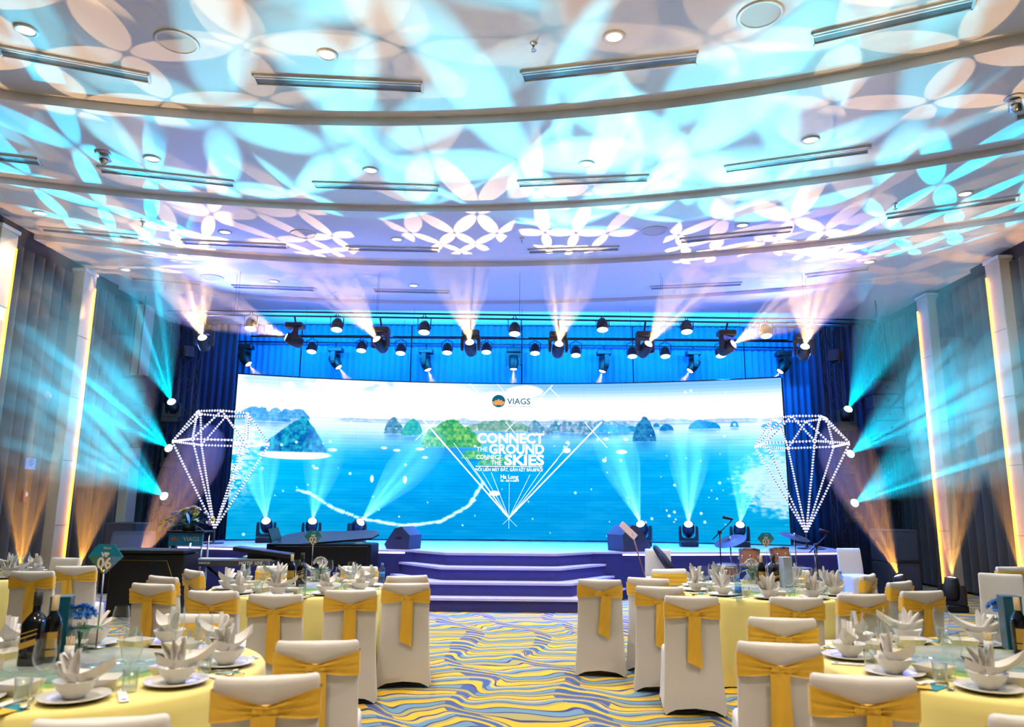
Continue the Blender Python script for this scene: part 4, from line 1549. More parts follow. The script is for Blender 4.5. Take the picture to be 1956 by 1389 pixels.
z_t = at(1432, 1068, YD).z
c1 = at(1432, 1066, YD)
c2_ = at(1490, 1062, YD)
drum('bass_drum', 'large wooden bass drum standing on the floor before the stage', (dk.x, YD + .15, .3), .29, .4, (0, 1, 0), stand=[[(-.25, -.15, -.1), (-.36, -.25, -.3)], [(.25, -.15, -.1), (.36, -.25, -.3)]])
drum('tom_drum', 'wooden tom drum with chrome hoop, left of the two over the bass drum', c1, .165, .24, (.05, .2, 1), stand=[[(.1, .1, -.1), (dk.x - c1.x, .2, .6 - c1.z)]])
drum('tom_drum', 'wooden tom drum with chrome hoop, right of the two over the bass drum', c2_, .155, .22, (-.05, .2, 1), stand=[[(-.1, .1, -.1), (dk.x - c2_.x, .2, .6 - c2_.z)]])
c3 = at(1395, 1092, YD)
drum('snare_drum', 'snare drum on a chrome stand left of the bass drum', (c3.x, YD + .2, .62), .17, .14, (0, -.1, 1), stand=[[(0, 0, -.08), (0, 0, -.35), (.22, .1, -.62)], [(0, 0, -.35), (-.22, .1, -.62)], [(0, 0, -.35), (0, -.24, -.62)]])
c4_ = at(1540, 1095, YD)
drum('floor_tom', 'floor tom drum standing right of the bass drum', (c4_.x, YD + .3, .45), .2, .38, (0, 0, 1), stand=[[(.21, 0, -.1), (.23, 0, -.45)], [(-.105, .18, -.1), (-.115, .2, -.45)], [(-.105, -.18, -.1), (-.115, -.2, -.45)]])
for (x, y, rr, nm, ax, dd) in ((1395, 1034, .27, 'left of the toms', (-.35, -.25, 1), .25), (1518, 1026, .25, 'right of the toms', (.2, -.25, 1), .3), (1556, 1048, .18, 'low by the mic stand', (0, -.1, 1), .1)):
    c = at(x, y, YD + dd)
    t = thing('cymbal', 'dark cymbal on a thin chrome stand, %s' % nm, 'cymbal', (c.x, c.y, c.z), 0, 'drum kit cymbals')
    G().lathe([(rr, 0), (rr * .5, .022), (rr * .16, .032), (rr * .13, .05), (0, .055)], 28, (0, 0, 0), frame_from(ax), cap=False).build('plate', M_CYM, t)
    G().tube([(0, 0, .07), (0, 0, .25 - c.z)], .012, 6).build('pole', M_CHROME, t)
    for k in range(3):
        a = k * 2.09 + .5
        G().tube([(0, 0, .4 - c.z), (.28 * math.cos(a), .28 * math.sin(a), .012 - c.z)], .01, 6).build('leg', M_CHROME, t)
for (xb, yb, xt, yt, Y, nm) in ((1377, 1075, 1378, 990, 12.5, 'left of the drums'), (1562, 1085, 1557, 1015, 12.5, 'right of the drums')):
    b_, tpt = at(xb, yb, Y), at(xt, yt, Y)
    t = thing('microphone_stand', 'black tripod microphone stand %s' % nm, 'mic stand', (b_.x, Y, 0), 0, 'microphone stands')
    hz_ = tpt.z - .22
    G().tube([(0, 0, .3), (0, 0, hz_)], .011, 6).build('pole', M_BLACK, t)
    for k in range(3):
        a = k * 2.09 + .3
        G().tube([(0, 0, .42), (.33 * math.cos(a), .33 * math.sin(a), .012)], .01, 6).build('leg', M_BLACK, t)
    G().lathe([(.03, -.03), (.035, 0), (.03, .03)], 10, (0, 0, hz_)).build('clutch', M_BLACK, t)
    G().tube([(-.12, 0, hz_ - .12), (.18, 0, hz_ + .16)], .009, 6).build('boom', M_BLACK, t)
    G().tube([(.18, 0, hz_ + .16), (.22, 0, hz_ + .2), (.06, -.02, hz_ + .24)], [.012, .018, .028], 8).build('microphone', M_BLACK, t)

# extension wall things on the left wall
M_SIGNB = mat('blue_sign', (40, 140, 226), .5, emit=(40, 140, 226), estr=.25)
sg = at(58, 886, 13.35)
t = thing('wall_sign', 'small blue notice with a round symbol on the left wall', 'sign', (-8.76, 13.35, sg.z))
G().box((0.01, 0, 0), (.02, .28, .2), bev=.004).build('plate', M_SIGNB, t)
G().lathe([(.045, 0), (.06, 0), (.06, .003), (.045, .003)], 20, (.022, 0, .02), Matrix.Rotation(math.pi / 2, 4, 'Y'), cap=False).build('ring', M_BLACK, t)
G().box((.024, 0, .02), (.004, .012, .1), M=Matrix.Rotation(.7, 4, 'X')).build('bar', M_BLACK, t)
fb = at(73, 757, 13.6)
t = thing('fire_bell', 'small round red alarm bell high on the left wall', 'alarm bell', (-8.77, 13.6, fb.z))
G().lathe([(.0, .07), (.05, .065), (.09, .03), (.1, 0), (0, 0)], 20, (0, 0, 0), Matrix.Rotation(math.pi / 2, 4, 'Y')).build('gong', mat('alarm_red', (190, 50, 60), .4), t)
G().lathe([(.03, 0), (.03, .08), (0, .085)], 10, (0, 0, 0), Matrix.Rotation(math.pi / 2, 4, 'Y')).build('cap', M_CHROME, t)
fc_ = at(52, 948, 13.3)
t = thing('alarm_box', 'small red and white call point box low on the left wall', 'call point', (-8.77, 13.3, fc_.z))
G().box((.02, 0, 0), (.04, .1, .2), bev=.006).build('box', mat('call_red', (170, 60, 70), .4), t)
G().box((.042, .02, .03), (.006, .06, .07)).build('plate', M_WHITE, t)
# ------------------------------------------------------------------ chairs
M_COVER = mat('chair_cover_spandex', (224, 220, 212), .75, var=.03, scale=4, bump=.05, bscale=400, sheen=.2)
M_SASH = mat('gold_sash', (244, 192, 50), .55, var=.08, scale=8, bump=.15, bscale=90, sheen=.3)
M_FEET = mat('chair_feet', (60, 60, 64), .4, metal=.7)


def sup(a, b, n, k, N_):
    q = 2 * math.pi * k / N_
    c, s = math.cos(q), math.sin(q)
    return a * math.copysign(abs(c) ** (2 / n), c), b * math.copysign(abs(s) ** (2 / n), s)


def rings(levels, N_=40):
    """levels: (half width, half depth, cx, cy, z, hem) -> lofted cloth"""
    g = G()
    vs, fs = [], []
    for a, b, cx, cy_, z, hem in levels:
        for k in range(N_):
            x, y = sup(a, b, 7, k, N_)
            zz = z
            if hem:
                mn = min(abs(x) / a, abs(y) / b)
                zz = z + hem * (1 - min(1, mn / .93) ** 3)
            vs.append((cx + x, cy_ + y, zz))
    m = len(levels)
    for j in range(m - 1):
        for k in range(N_):
            k2 = (k + 1) % N_
            fs.append((j * N_ + k, j * N_ + k2, (j + 1) * N_ + k2, (j + 1) * N_ + k))
    fs.append(tuple(range((m - 1) * N_, m * N_)))
    g.add(vs, fs, True)
    return g


CT = 0.925


def make_chair():
    t = thing('banquet_chair', 'x', 'chair', (0, 0, 0))
    yo = .07      # the rear of the cover leans back towards the top
    lower = [(.25, .25, 0, .225 + yo, .0, .06), (.242, .243, 0, .225 + yo, .1, .02), (.233, .235, 0, .225 + yo, .25, 0), (.225, .228, 0, .225 + yo, .40, 0), (.224, .226, 0, .225 + yo, .445, 0), (.215, .225, 0, .2 + yo, .465, 0), (.17, .18, 0, .2 + yo, .475, 0)]
    rings(lower).build('seat_cover', M_COVER, t)
    back = [(.254, .03, 0, .03, 0.0, .06), (.246, .031, 0, .036, .1, .02), (.238, .032, 0, .044, .22, 0), (.231, .033, 0, .052, .34, 0)]
    for z, a, b in ( (.47, .226, .036), (.6, .222, .034), (.75, .219, .032), (.86, .218, .031), (CT - .03, .217, .029), (CT - .012, .213, .025), (CT - .002, .202, .016)):
        back.append((a, b, 0, .0 + yo * (1 - (z - .40) / .52) - .0, z, 0))
    g = rings(back)
    # the top edge dips a little in the middle
    g.v = [(x, y + .03 * (x / .22) ** 2 * (1 if z > .5 else 0) * 0.5, z - (.012 * (1 - (x / .22) ** 2) if z > .86 else 0)) for x, y, z in g.v]
    g.build('back_cover', M_COVER, t)
    for sx in (-1, 1):
        for y in (-.03, .44):
            G().lathe([(.018, 0), (.016, .05)], 8, (sx * .225, y + yo, 0)).build('foot', M_FEET, t)

    # sash: band round the back, pinched by a knot at the rear
    def yback(z):
        return yo * (1 - (z - .40) / .52)

    nu, nv = 56, 8

    def fn(u, v):
        a = u * 2 * math.pi
        c, s = math.cos(a), math.sin(a)
        x = .226 * math.copysign(abs(c) ** (2 / 7), c)
        yb = .042 * math.copysign(abs(s) ** (2 / 7), s)
        rear = s < 0
        k = abs(x) / .226
        if rear:
            hh = .02 + .045 * k ** .8
            zc = .785 + .022 * k
            yy = yb - .012 * (1 - k) - .009 * math.sin(v * 19 + 3 * k) * (.35 + .65 * (1 - k))
        else:
            hh = .062
            zc = .807
            yy = yb + .004 * math.sin(v * 16 + u * 9)
        z = zc + (v * 2 - 1) * hh
        return (x, yback(z) + yy + .0075 * (x / .22) ** 2, z)
    so = G().grid(nu, nv, fn, wrap=True).build('sash', M_SASH, t)

    def knot(u, v):
        a, b = (u - .5) * 2, (v - .5) * 2
        bul = math.sqrt(max(0, 1 - b * b)) * .016 + .003 * math.sin(a * 14)
        return (a * .054 * (1 - .08 * b * b), yback(.785) - .048 - bul * .7 * (1 - .35 * a ** 4), .785 + b * .025)
    G().grid(14, 8, knot).build('knot', M_SASH, so)

    def tail(u, v):
        z = .77 - v * .385 - (.05 * (u - .5) if v > .99 else 0)
        w_ = .05 + .008 * v
        yb = -.042 + yback(max(.45, z)) - .022
        return ((u - .5) * 2 * w_, yb - .006 * math.sin(u * 9 + v * 5) - .012 * v, z)
    tl = G().grid(6, 10, tail).build('tail', M_SASH, so)
    return t


chair0 = make_chair()
chair_tree = tree_of(chair0)
plain_tree = [(c, s) for c, s in chair_tree if not c.name.startswith('sash')]
TA, TB, TC, TD, TE = (-2.25, 4.07), (-2.25, 7.92), (2.5, 8.08), (2.58, 4.42), (-6.35, 8.8)
CH = [  # back position, turn in degrees, sash, label
    ((-1.07, 3.36), 14, 1, 'white covered chair, middle of the three aisle chairs at the front left table'),
    ((-1.08, 4.19), 8, 1, 'white covered chair at the front left table, aisle chair nearest the stage'),
    ((-1.42, 2.70), 12, 1, 'white covered chair at the front left table with only its top in the frame'),
    ((-2.12, 5.12), 178, 1, 'white covered chair on the stage side of the front left table'),
    ((-1.44, 6.60), 10, 1, 'white covered chair with straight gold tail at the right near rim, second left table'),
    ((-1.97, 6.24), 0, 1, 'white covered chair with gold tail, frontmost at the second left table'),
    ((-2.55, 6.42), -6, 1, 'white covered chair at the second left table, next left of the frontmost one'),
    ((-3.31, 6.94), -14, 1, 'white covered chair with wide sash, near left rim of second left table'),
    ((-1.06, 7.20), 8, 1, 'white covered chair with hanging tail, aisle side of second left table, nearer the camera'),
    ((-1.16, 7.95), 24, 1, 'white covered chair, aisle side of second left table, nearer the stage'),
    ((-3.54, 7.62), -30, 1, 'white covered chair on the left rim of the second left table'),
    ((-3.55, 8.34), -44, 1, 'white covered chair at the far left rim of the second left table'),
    ((-2.86, 9.02), 192, 1, 'white covered chair facing the hall behind second left table, below the keyboard'),
    ((-1.88, 9.06), 172, 1, 'white covered chair facing the hall behind second left table, below the piano'),
    ((-5.10, 8.03), 4, 1, 'white covered chair with gold tail at the left picture edge, nearer the camera'),
    ((-5.05, 8.72), 14, 1, 'white covered chair with gold tail beside far left table, nearer the stage'),
    ((-5.90, 9.98), 168, 0, 'white covered chair behind the far left table'),
    ((0.79, 7.75), -6, 1, 'white covered chair with hanging gold tail alone at the right side of aisle'),
    ((1.30, 7.95), -26, 1, 'white covered chair half hidden, left rim of second right table, nearer the stage'),
    ((1.27, 7.12), -14, 1, 'white covered chair, left rim of second right table, behind the frontmost one'),
    ((1.40, 6.39), -6, 1, 'white covered chair with gold tail at the aisle, frontmost at second right table'),
    ((2.26, 6.40), 0, 1, 'white covered chair with gold tail, middle of the near rim, second right table'),
    ((2.92, 6.68), 6, 1, 'white covered chair, near rim of second right table, right of the middle one'),
    ((3.59, 6.98), 14, 1, 'white covered chair with gold tail, right near rim of second right table'),
    ((3.82, 7.84), 36, 1, 'white covered chair, right rim of second right table, nearer the camera'),
    ((3.86, 8.62), 50, 1, 'white covered chair, right rim of second right table, nearer the stage'),
    ((3.18, 9.18), 166, 1, 'white covered chair facing the hall behind second right table, below the drums'),
    ((1.74, 9.12), 196, 1, 'white covered chair facing the hall behind second right table, beside the plain chair'),
    ((1.74, 5.22), -8, 1, 'white covered chair at the far left rim of the front right table'),
    ((1.40, 4.28), -10, 1, 'white covered chair with long gold tail, middle of the aisle side, front right table'),
    ((1.50, 3.49), -10, 1, 'white covered chair with wide sash at front right table, nearest whole one'),
    ((1.90, 2.86), -4, 1, 'white covered chair at the lower right picture corner, only its top in frame'),
    ((5.48, 8.92), 150, 0, 'plain white covered chair without sash near the right wall'),
    ((6.28, 10.0), 190, 1, 'white covered chair with gold sash near the right wall, behind the plain one'),
    ((6.0, 14.2), 186, 0, 'plain white covered chair lit blue before the right end of the stage'),
    ((2.36, 13.3), 172, 0, 'plain white covered chair lit blue beside the stage steps, holding a black bag'),
]
rc = random.Random(11)
for i, (p, dg_, sash, lb) in enumerate(CH):
    o = dup(chair0, (p[0], p[1], 0), math.radians(-dg_ if False else -dg_ * -1), lb, 'white covered banquet chairs', chair_tree if sash else plain_tree)
    if sash:
        for c in o.children:
            if c.name.startswith('sash'):
                for d in c.children:
                    if d.name.startswith('tail'):
                        d.rotation_euler = (0, math.radians(rc.uniform(-5, 5)), 0)
                        d.location.x = 0
for c in list(chair0.children_recursive) + [chair0]:
    bpy.data.objects.remove(c)

# ------------------------------------------------------------------ tables
M_CLOTH = mat('yellow_tablecloth', (240, 224, 134), .8, var=.04, scale=3, bump=.06, bscale=300, sheen=.2)
M_WOOD = mat('table_wood', (120, 90, 60), .6)
M_PORC = mat('white_porcelain', (236, 232, 220), .25, var=.02, coat=.3)
M_NAP = mat('white_napkin', (240, 236, 228), .8, var=.03, bump=.1, bscale=120)
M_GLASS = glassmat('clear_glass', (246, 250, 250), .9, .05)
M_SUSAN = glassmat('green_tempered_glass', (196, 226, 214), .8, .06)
M_PAPER = mat('white_paper', (238, 236, 230), .7)
M_TEALC = mat('teal_card', (18, 140, 158), .5)
M_YELC = mat('yellow_card', (232, 190, 40), .5)
M_STEEL = mat('steel', (170, 172, 176), .25, metal=1)
TZ, TR = .79, .885


def table(nm, c, ph):
    t = thing('round_table', 'round banquet table hidden under its cloth, %s' % nm, 'table', (c[0], c[1], 0), 0, 'round banquet tables')
    G().lathe([(0, TZ - .05), (TR - .02, TZ - .05), (TR - .02, TZ - .02), (0, TZ - .02)], 40).build('table_top', M_WOOD, t)
    for k in range(4):
        a = math.pi / 4 + k * math.pi / 2
        G().tube([(.45 * math.cos(a), .45 * math.sin(a), 0), (.45 * math.cos(a), .45 * math.sin(a), TZ - .05)], .02, 8).build('leg', M_STEEL, t)
    prof = [(.02, TZ), (.4, TZ), (TR - .03, TZ), (TR - .006, TZ - .004), (TR + .006, TZ - .02), (TR + .012, TZ - .08), (TR + .02, .5), (TR + .03, .3), (TR + .04, .12), (TR + .045, .012)]
    N_ = 120
    vs, fs = [], []
    for r, z in prof:
        k = max(0, (TZ - .03 - z)) / TZ
        for i in range(N_):
            a = 2 * math.pi * i / N_
            w_ = k ** 1.2 * .055 * (math.sin(13 * a + ph) + .6 * math.sin(21 * a + 2 * ph) + .4 * math.sin(7 * a))
            vs.append(((r + w_) * math.cos(a), (r + w_) * math.sin(a), z))
    for j in range(len(prof) - 1):
        for i in range(N_):
            i2 = (i + 1) % N_
            fs.append((j * N_ + i, (j + 1) * N_ + i, (j + 1) * N_ + i2, j * N_ + i2))
    fs.append(tuple(range(N_)))
    o = G().add(vs, fs, True).build('tablecloth', M_CLOTH, None, (c[0], c[1], 0))
    tag(o, 'pale yellow floor length tablecloth on the %s' % nm, 'tablecloth', 'pale yellow tablecloths')


# prototypes of what stands on the tables
def proto(name, cat):
    return thing(name, 'x', cat, (0, 0, 0))


plate0 = proto('plate', 'plate')
G().lathe([(0, .004), (.085, .004), (.1, .008), (.145, .02), (.147, .022), (.145, .024), (.1, .013), (.085, .009), (0, .009)], 28).build('dish', M_PORC, plate0)
bowl0 = proto('bowl', 'bowl')
G().lathe([(0, .0), (.04, 0), (.042, .008), (.07, .035), (.09, .072), (.092, .075), (.086, .074), (.066, .038), (.03, .014), (0, .012)], 26).build('cup', M_PORC, bowl0)
dish0 = proto('square_dish', 'dish')
gd_ = G()


def sq(a, b, z):
    return [(sx * a, sy * b, z) for sx, sy in ((-1, -1), (1, -1), (1, 1), (-1, 1))]


rows = sq(.05, .05, 0) + sq(.075, .075, .055) + sq(.07, .07, .055) + sq(.046, .046, .008)
gd_.add(rows, [(3, 2, 1, 0)] + [(4 * j + i, 4 * j + (i + 1) % 4, 4 * j + 4 + (i + 1) % 4, 4 * j + 4 + i) for j in range(3) for i in range(4)] + [(12, 13, 14, 15)])
gd_.build('dish', M_PORC, dish0)
nap0 = proto('folded_napkin', 'napkin')


def boat(u, v):
    x = -.175 + u * .27
    e = abs((u - .62) / (.62 if u < .62 else .38))
    w_ = .055 * (1 - e ** 2.0)
    a = (v - .5) * 2
    h = .012 + .045 * abs(a) ** 1.3 + (.075 if u < .62 else .03) * e ** 2
    return (x, a * w_, h + .03)


gb = G().grid(14, 8, boat)
gb.build('boat_fold', M_NAP, nap0)
for k in range(4):
    g = G()
    a0 = math.radians(34 + k * 21)

    def fing(u, v, a0=a0, k=k):
        L_ = .125 + .012 * (k % 2)
        w_ = .027 * (1 - .8 * v ** 2.2)
        ax = Vector((math.cos(a0), 0, math.sin(a0)))
        side = Vector((-math.sin(a0), .35 * (-1) ** k, math.cos(a0))).normalized()
        return Vector((.0, (k - 1.5) * .011, .05)) + ax * (v * L_) + side * ((u - .5) * 2 * w_) + Vector((0, .014 * math.cos(u * 6.28), 0))
    g.grid(6, 5, fing)
    g.build('pleat', M_NAP, nap0)
fan0 = proto('fanned_napkin', 'napkin')
for k in range(7):
    g = G()
    a0 = math.radians(38 + k * 17)

    def fing2(u, v, a0=a0, k=k):
        s = v * (.15 + .02 * ((k * 5) % 3))
        w_ = .016 + .03 * v * (1 - v ** 3) - .012 * v ** 4
        ax = Vector((math.cos(a0) * .8, .12 * math.sin(k * 2.1), math.sin(a0)))
        side = Vector((-math.sin(a0), .6 * (-1) ** k, math.cos(a0) * .6)).normalized()
        return Vector((0, (k - 3) * .009, .03)) + ax * s + side * ((u - .5) * 2 * w_) + Vector((0, .012 * math.cos(u * 6.28 + k), .006 * math.sin(v * 9 + k)))
    g.grid(6, 6, fing2)
    g.build('pleat', M_NAP, fan0)
wine0 = proto('wine_glass', 'glass')
G().lathe([(.006, .105), (.022, .112), (.042, .135), (.048, .165), (.044, .205), (.037, .238)], 20, cap=False).build('bowl', M_GLASS, wine0)
G().lathe([(.006, .004), (.0042, .03), (.0042, .09), (.007, .107)], 10, cap=False).build('stem', M_GLASS, wine0)
G().lathe([(.0, .0), (.037, .0), (.036, .003), (.006, .007)], 20, cap=False).build('foot', M_GLASS, wine0)
tumb0 = proto('tumbler', 'glass')
G().lathe([(0, .0), (.03, .0), (.036, .1), (.034, .1), (.0285, .012), (0, .012)], 18, cap=False).build('cup', M_GLASS, tumb0)
pack0 = proto('chopstick_sleeve', 'chopsticks')
G().box((0, 0, .004), (.04, .21, .006), bev=.002).build('sleeve', M_PAPER, pack0)
G().box((0, .075, .0075), (.02, .02, .001)).build('print', M_TEALC, pack0)
spoon0 = proto('steel_spoon', 'spoon')
G().tube([(0, -.09, .006), (0, -.02, .01), (0, .05, .008)], [.004, .003, .004], 6).build('handle', M_STEEL, spoon0)
G().lathe([(0, .002), (.017, .006), (.021, .011)], 12, (0, .068, 0), cap=False).build('bowl', M_STEEL, spoon0)
card0 = proto('printed_card', 'card')
G().box((0, 0, .0015), (.1, .13, .003)).build('teal_leaf', M_TEALC, card0)
G().box((.035, .02, .0045), (.07, .14, .003), rz=.5).build('yellow_leaf', M_YELC, card0)
PROTOS = [plate0, bowl0, dish0, nap0, fan0, wine0, tumb0, pack0, spoon0, card0]
for q in PROTOS:
    tree_of(q)
SIDE10 = ['right side', 'right far side', 'far right side', 'far left side', 'left far side', 'left side', 'left near side', 'near left side', 'near right side', 'right near side']
rt = random.Random(21)


def settings(nm, c, rot, seats=range(10)):
    for k in seats:
        a = rot + k * math.pi / 5
        a_deg = math.degrees(a) % 360
        ph = SIDE10[int(((a_deg + 18) % 360) // 36)]
        ex, ey = Vector((math.cos(a), math.sin(a), 0)), Vector((-math.sin(a), math.cos(a), 0))
        C0 = Vector((c[0], c[1], TZ + .002))

        def P(r, s, z=0.0):
            return C0 + ex * r + ey * s + Vector((0, 0, z))
        fz = a - math.pi / 2
        j = rt.uniform
        lab = lambda s: '%s on the %s, %s' % (s, nm, ph)
        dup(plate0, P(.70, 0), fz, lab('white plate'), 'dinner plates')
        dup(bowl0, P(.70, 0, .011), fz, lab('white bowl on its plate'), 'soup bowls')
        if (k * 3 + len(nm)) % 3:
            dup(nap0, P(.70, 0, .03), fz + j(-.9, .9), lab('boat-folded white napkin in a bowl'), 'folded napkins')
        else:
            dup(fan0, P(.70, 0, .03), fz + j(-.6, .6), lab('fanned white napkin in a bowl'), 'folded napkins')
        dup(dish0, P(.53, .10), fz + j(-.2, .2), lab('square white dish'), 'square dishes')
        dup(wine0, P(.55, -.14), fz, lab('clear wine glass'), 'wine glasses')
        dup(tumb0, P(.64, -.2), fz, lab('clear tumbler'), 'tumblers')
        dup(pack0, P(.73, .19), fz + j(-.1, .1), lab('white paper chopstick sleeve'), 'chopstick sleeves')
        dup(spoon0, P(.72, .235 if k % 2 else -.165), fz + j(-.2, .2), lab('steel spoon'), 'steel spoons')
        if k % 2 == 0:
            dup(card0, P(.765, -.235), fz + j(-.4, .4), lab('teal and yellow printed card'), 'printed cards')


def lazy_susan(nm, c):
    t = thing('lazy_susan', 'round greenish glass turntable on the %s' % nm, 'turntable', (c[0], c[1], TZ + .001), 0, 'glass turntables')
    G().lathe([(0, 0), (.14, 0), (.14, .018), (0, .018)], 28).build('bearing', M_STEEL, t)
    G().lathe([(0, .018), (.425, .018), (.43, .022), (.43, .026), (.425, .03), (0, .03)], 56).build('glass_disc', M_SUSAN, t)


SZT = TZ + .031
M_BOT = mat('dark_bottle_glass', (14, 16, 18), .08, var=.1, coat=.5)
M_LABG = mat('gold_bottle_label', (206, 160, 62), .45, var=.06)
M_LABB = mat('black_bottle_label', (20, 20, 20), .5)
M_CAPG = mat('cream_bottle_neck', (196, 170, 120), .4)
M_GIFT = mat('teal_gift_box', (14, 84, 108), .35, coat=.3)
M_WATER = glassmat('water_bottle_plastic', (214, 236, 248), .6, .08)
M_BLUEC = mat('blue_plastic', (40, 130, 220), .4)
M_STICK = mat('bamboo', (214, 186, 130), .7)


def square_bottle(label, p, rz=0.0, s=1.0):
    t = thing('whisky_bottle', label, 'bottle', p, rz, 'liquor bottles')
    g = G()
    lv = [(.046, .0), (.047, .01), (.047, .19), (.04, .215), (.018, .24), (.016, .3), (.018, .305), (.018, .33), (.0, .332)]
    vs, fs, n = [], [], 20
    for r, z in lv:
        k = 4.5 if z < .2 else 2
        for i in range(n):
            x, y = sup(r, r, k, i, n)
            vs.append((x * s, y * s, z * s))
    for j in range(len(lv) - 1):
        for i in range(n):
            fs.append((j * n + i, j * n + (i + 1) % n, (j + 1) * n + (i + 1) % n, (j + 1) * n + i))
    g.add(vs, fs, True).build('body', M_BOT, t)
    G().box((0, -.0478 * s, .10 * s), (.08 * s, .002, .026 * s), M=Matrix.Rotation(-.32, 4, 'Y')).build('slanted_label', M_LABG, t)
    G().box((0, -.0478 * s, .135 * s), (.08 * s, .002, .006 * s), M=Matrix.Rotation(-.32, 4, 'Y')).build('slanted_line', M_LABG, t)
    G().box((0, -.0478 * s, .155 * s), (.08 * s, .002, .004 * s), M=Matrix.Rotation(-.32, 4, 'Y')).build('slanted_line', M_LABG, t)
    G().lathe([(.0185 * s, .27 * s), (.0195 * s, .272 * s), (.0195 * s, .333 * s), (0, .334 * s)], 16).build('cap', M_LABB, t)


def round_bottle(label, p, rz=0.0, s=1.0):
    t = thing('cognac_bottle', label, 'bottle', p, rz, 'liquor bottles')
    G().lathe([(r * s, z * s) for r, z in ((0, 0), (.042, 0), (.043, .01), (.043, .17), (.038, .2), (.018, .235), (.015, .25), (.015, .31), (0, .312))], 24).build('body', M_BOT, t)
    for z0, z1, m in ((.03, .06, M_LABG), (.068, .145, M_LABG)):
        g = G()
        g.grid(10, 1, lambda u, v: (.0438 * s * math.sin((u - .5) * 2.1), -.0438 * s * math.cos((u - .5) * 2.1), (z0 + (z1 - z0) * v) * s))
        g.build('label', m, t)
    G().lathe([(.0165 * s, .24 * s), (.0165 * s, .315 * s), (0, .316 * s)], 16, cap=False).build('neck_foil', M_CAPG, t)


def water_bottle(label, p):
    t = thing('water_bottle', label, 'bottle', p, 0, 'water bottles')
    G().lathe([(0, 0), (.03, 0), (.032, .02), (.03, .1), (.032, .14), (.014, .175), (.013, .185)], 18, cap=False).build('body', M_WATER, t)
    G().lathe([(.0315, .06), (.0325, .06), (.0325, .11), (.0315, .11)], 18, cap=False).build('label', M_BLUEC, t)
    G().lathe([(.015, .18), (.015, .203), (0, .204)], 14, cap=False).build('cap', M_BLUEC, t)


M_SGN1 = mat('sign_teal', (14, 128, 156), .4, var=.04)
M_SGN2 = mat('sign_picture_green', (70, 116, 80), .4, var=.5, scale=30)
M_SGN3 = mat('sign_picture_blue', (92, 140, 176), .4, var=.3, scale=40)
M_SGNW = mat('sign_white', (236, 226, 206), .5)
M_SGNO = mat('sign_outline', (66, 40, 36), .5)


def table_sign(label, p, ztop, num, w_=.19, rz=0.0):
    h = w_ * .8
    t = thing('table_number_sign', label, 'sign', p, rz, 'table number signs')
    zc = ztop - p[2]
    zb_ = zc - h
    G().lathe([(.0, 0), (.05, 0), (.05, .006), (.006, .012)], 20).build('base', M_STEEL, t)
    G().tube([(0, 0, .01), (0, 0, zb_ + .02)], .0045, 8).build('rod', M_STEEL, t)
    G().tube([(-.02, 0, zb_ + .03), (-.012, 0, zb_ + .012), (0, 0, zb_ + .006), (.012, 0, zb_ + .012), (.02, 0, zb_ + .03)], .007, 8).build('clip', M_GOLD, t)
    Mx = Matrix(((1, 0, 0, 0), (0, 0, 1, 0), (0, 1, 0, 0), (0, 0, 0, 1)))
    zm = zc - .42 * h
    G().prism([(-w_ * .24, zc), (w_ * .24, zc), (w_ * .5, zm), (-w_ * .5, zm)], -.003, .003, M=Mx).build('upper_panel', M_SGN1, t)
    G().prism([(-w_ * .5, zm), (0, zm), (0, zc - h), (-w_ * .05, zc - h)], -.003, .003, M=Mx).build('picture_panel', M_SGN2, t)
    G().prism([(0, zm), (w_ * .5, zm), (w_ * .05, zc - h), (0, zc - h)], -.003, .003, M=Mx).build('picture_panel', M_SGN3, t)
    RX = Matrix.Rotation(math.pi / 2, 4, 'X')
    text_obj('lettering', num, h * .52, M_SGNO, t, Matrix.Translation((0, -.0042, zc - .66 * h)) @ RX, bold=.006 * w_ / .19, extrude=.0004)
    text_obj('lettering', num, h * .52, M_SGNW, t, Matrix.Translation((0, -.0052, zc - .66 * h)) @ RX, bold=.0028 * w_ / .19, extrude=.0005)
    text_obj('lettering', 'VIP', h * .2, M_SGNW, t, Matrix.Translation((0, -.0045, zc - .36 * h)) @ RX, bold=.002, extrude=.0004)
    text_obj('lettering', 'VIAGS', h * .1, M_SGNW, t, Matrix.Translation((w_ * .04, -.0045, zc - .13 * h)) @ RX, extrude=.0004)


def vase(label, p, kind):
    t = thing('flower_vase', label, 'flowers', p, 0, 'table flowers')
    G().lathe([(0, 0), (.04, 0), (.045, .01), (.035, .06), (.05, .13), (.048, .13), (.032, .06), (0, .01)], 18, cap=False).build('vase', M_GLASS, t)
    r = random.Random(5)
    for i in range(5):
        G().tube([(0, 0, .015), (.02 * math.cos(i * 1.3), .02 * math.sin(i * 1.3), .15)], .0025, 5).build('stem', M_LEAF, t)
    for i in range(6):
        a = i * 1.05 + .2
        g = G()
        leaf_blade(g, (0, 0, .11), (math.cos(a), math.sin(a), .35), .13, .08, .35)
        g.build('leaf', M_LEAF, t)
    for i in range(26):
        th, ph_ = r.uniform(0, 6.28), r.uniform(.2, 1.5)
        d = Vector((math.cos(th) * math.cos(ph_), math.sin(th) * math.cos(ph_), math.sin(ph_)))
        g = G()
        blossom(g, Vector((0, 0, .17)) + d * .06, .03, 6, d)
        g.build('blossom', M_BLUEP if kind == 'blue' else M_PETW, t)


def gift_box(label, p, rz, m=None):
    t = thing('gift_box', label, 'box', p, rz, 'bottle gift boxes')
    G().box((0, 0, .15), (.1, .1, .3), bev=.004).build('carton', m or M_GIFT, t)
    G().box((0, 0, .302), (.102, .102, .012), bev=.003).build('lid', m or M_GIFT, t)


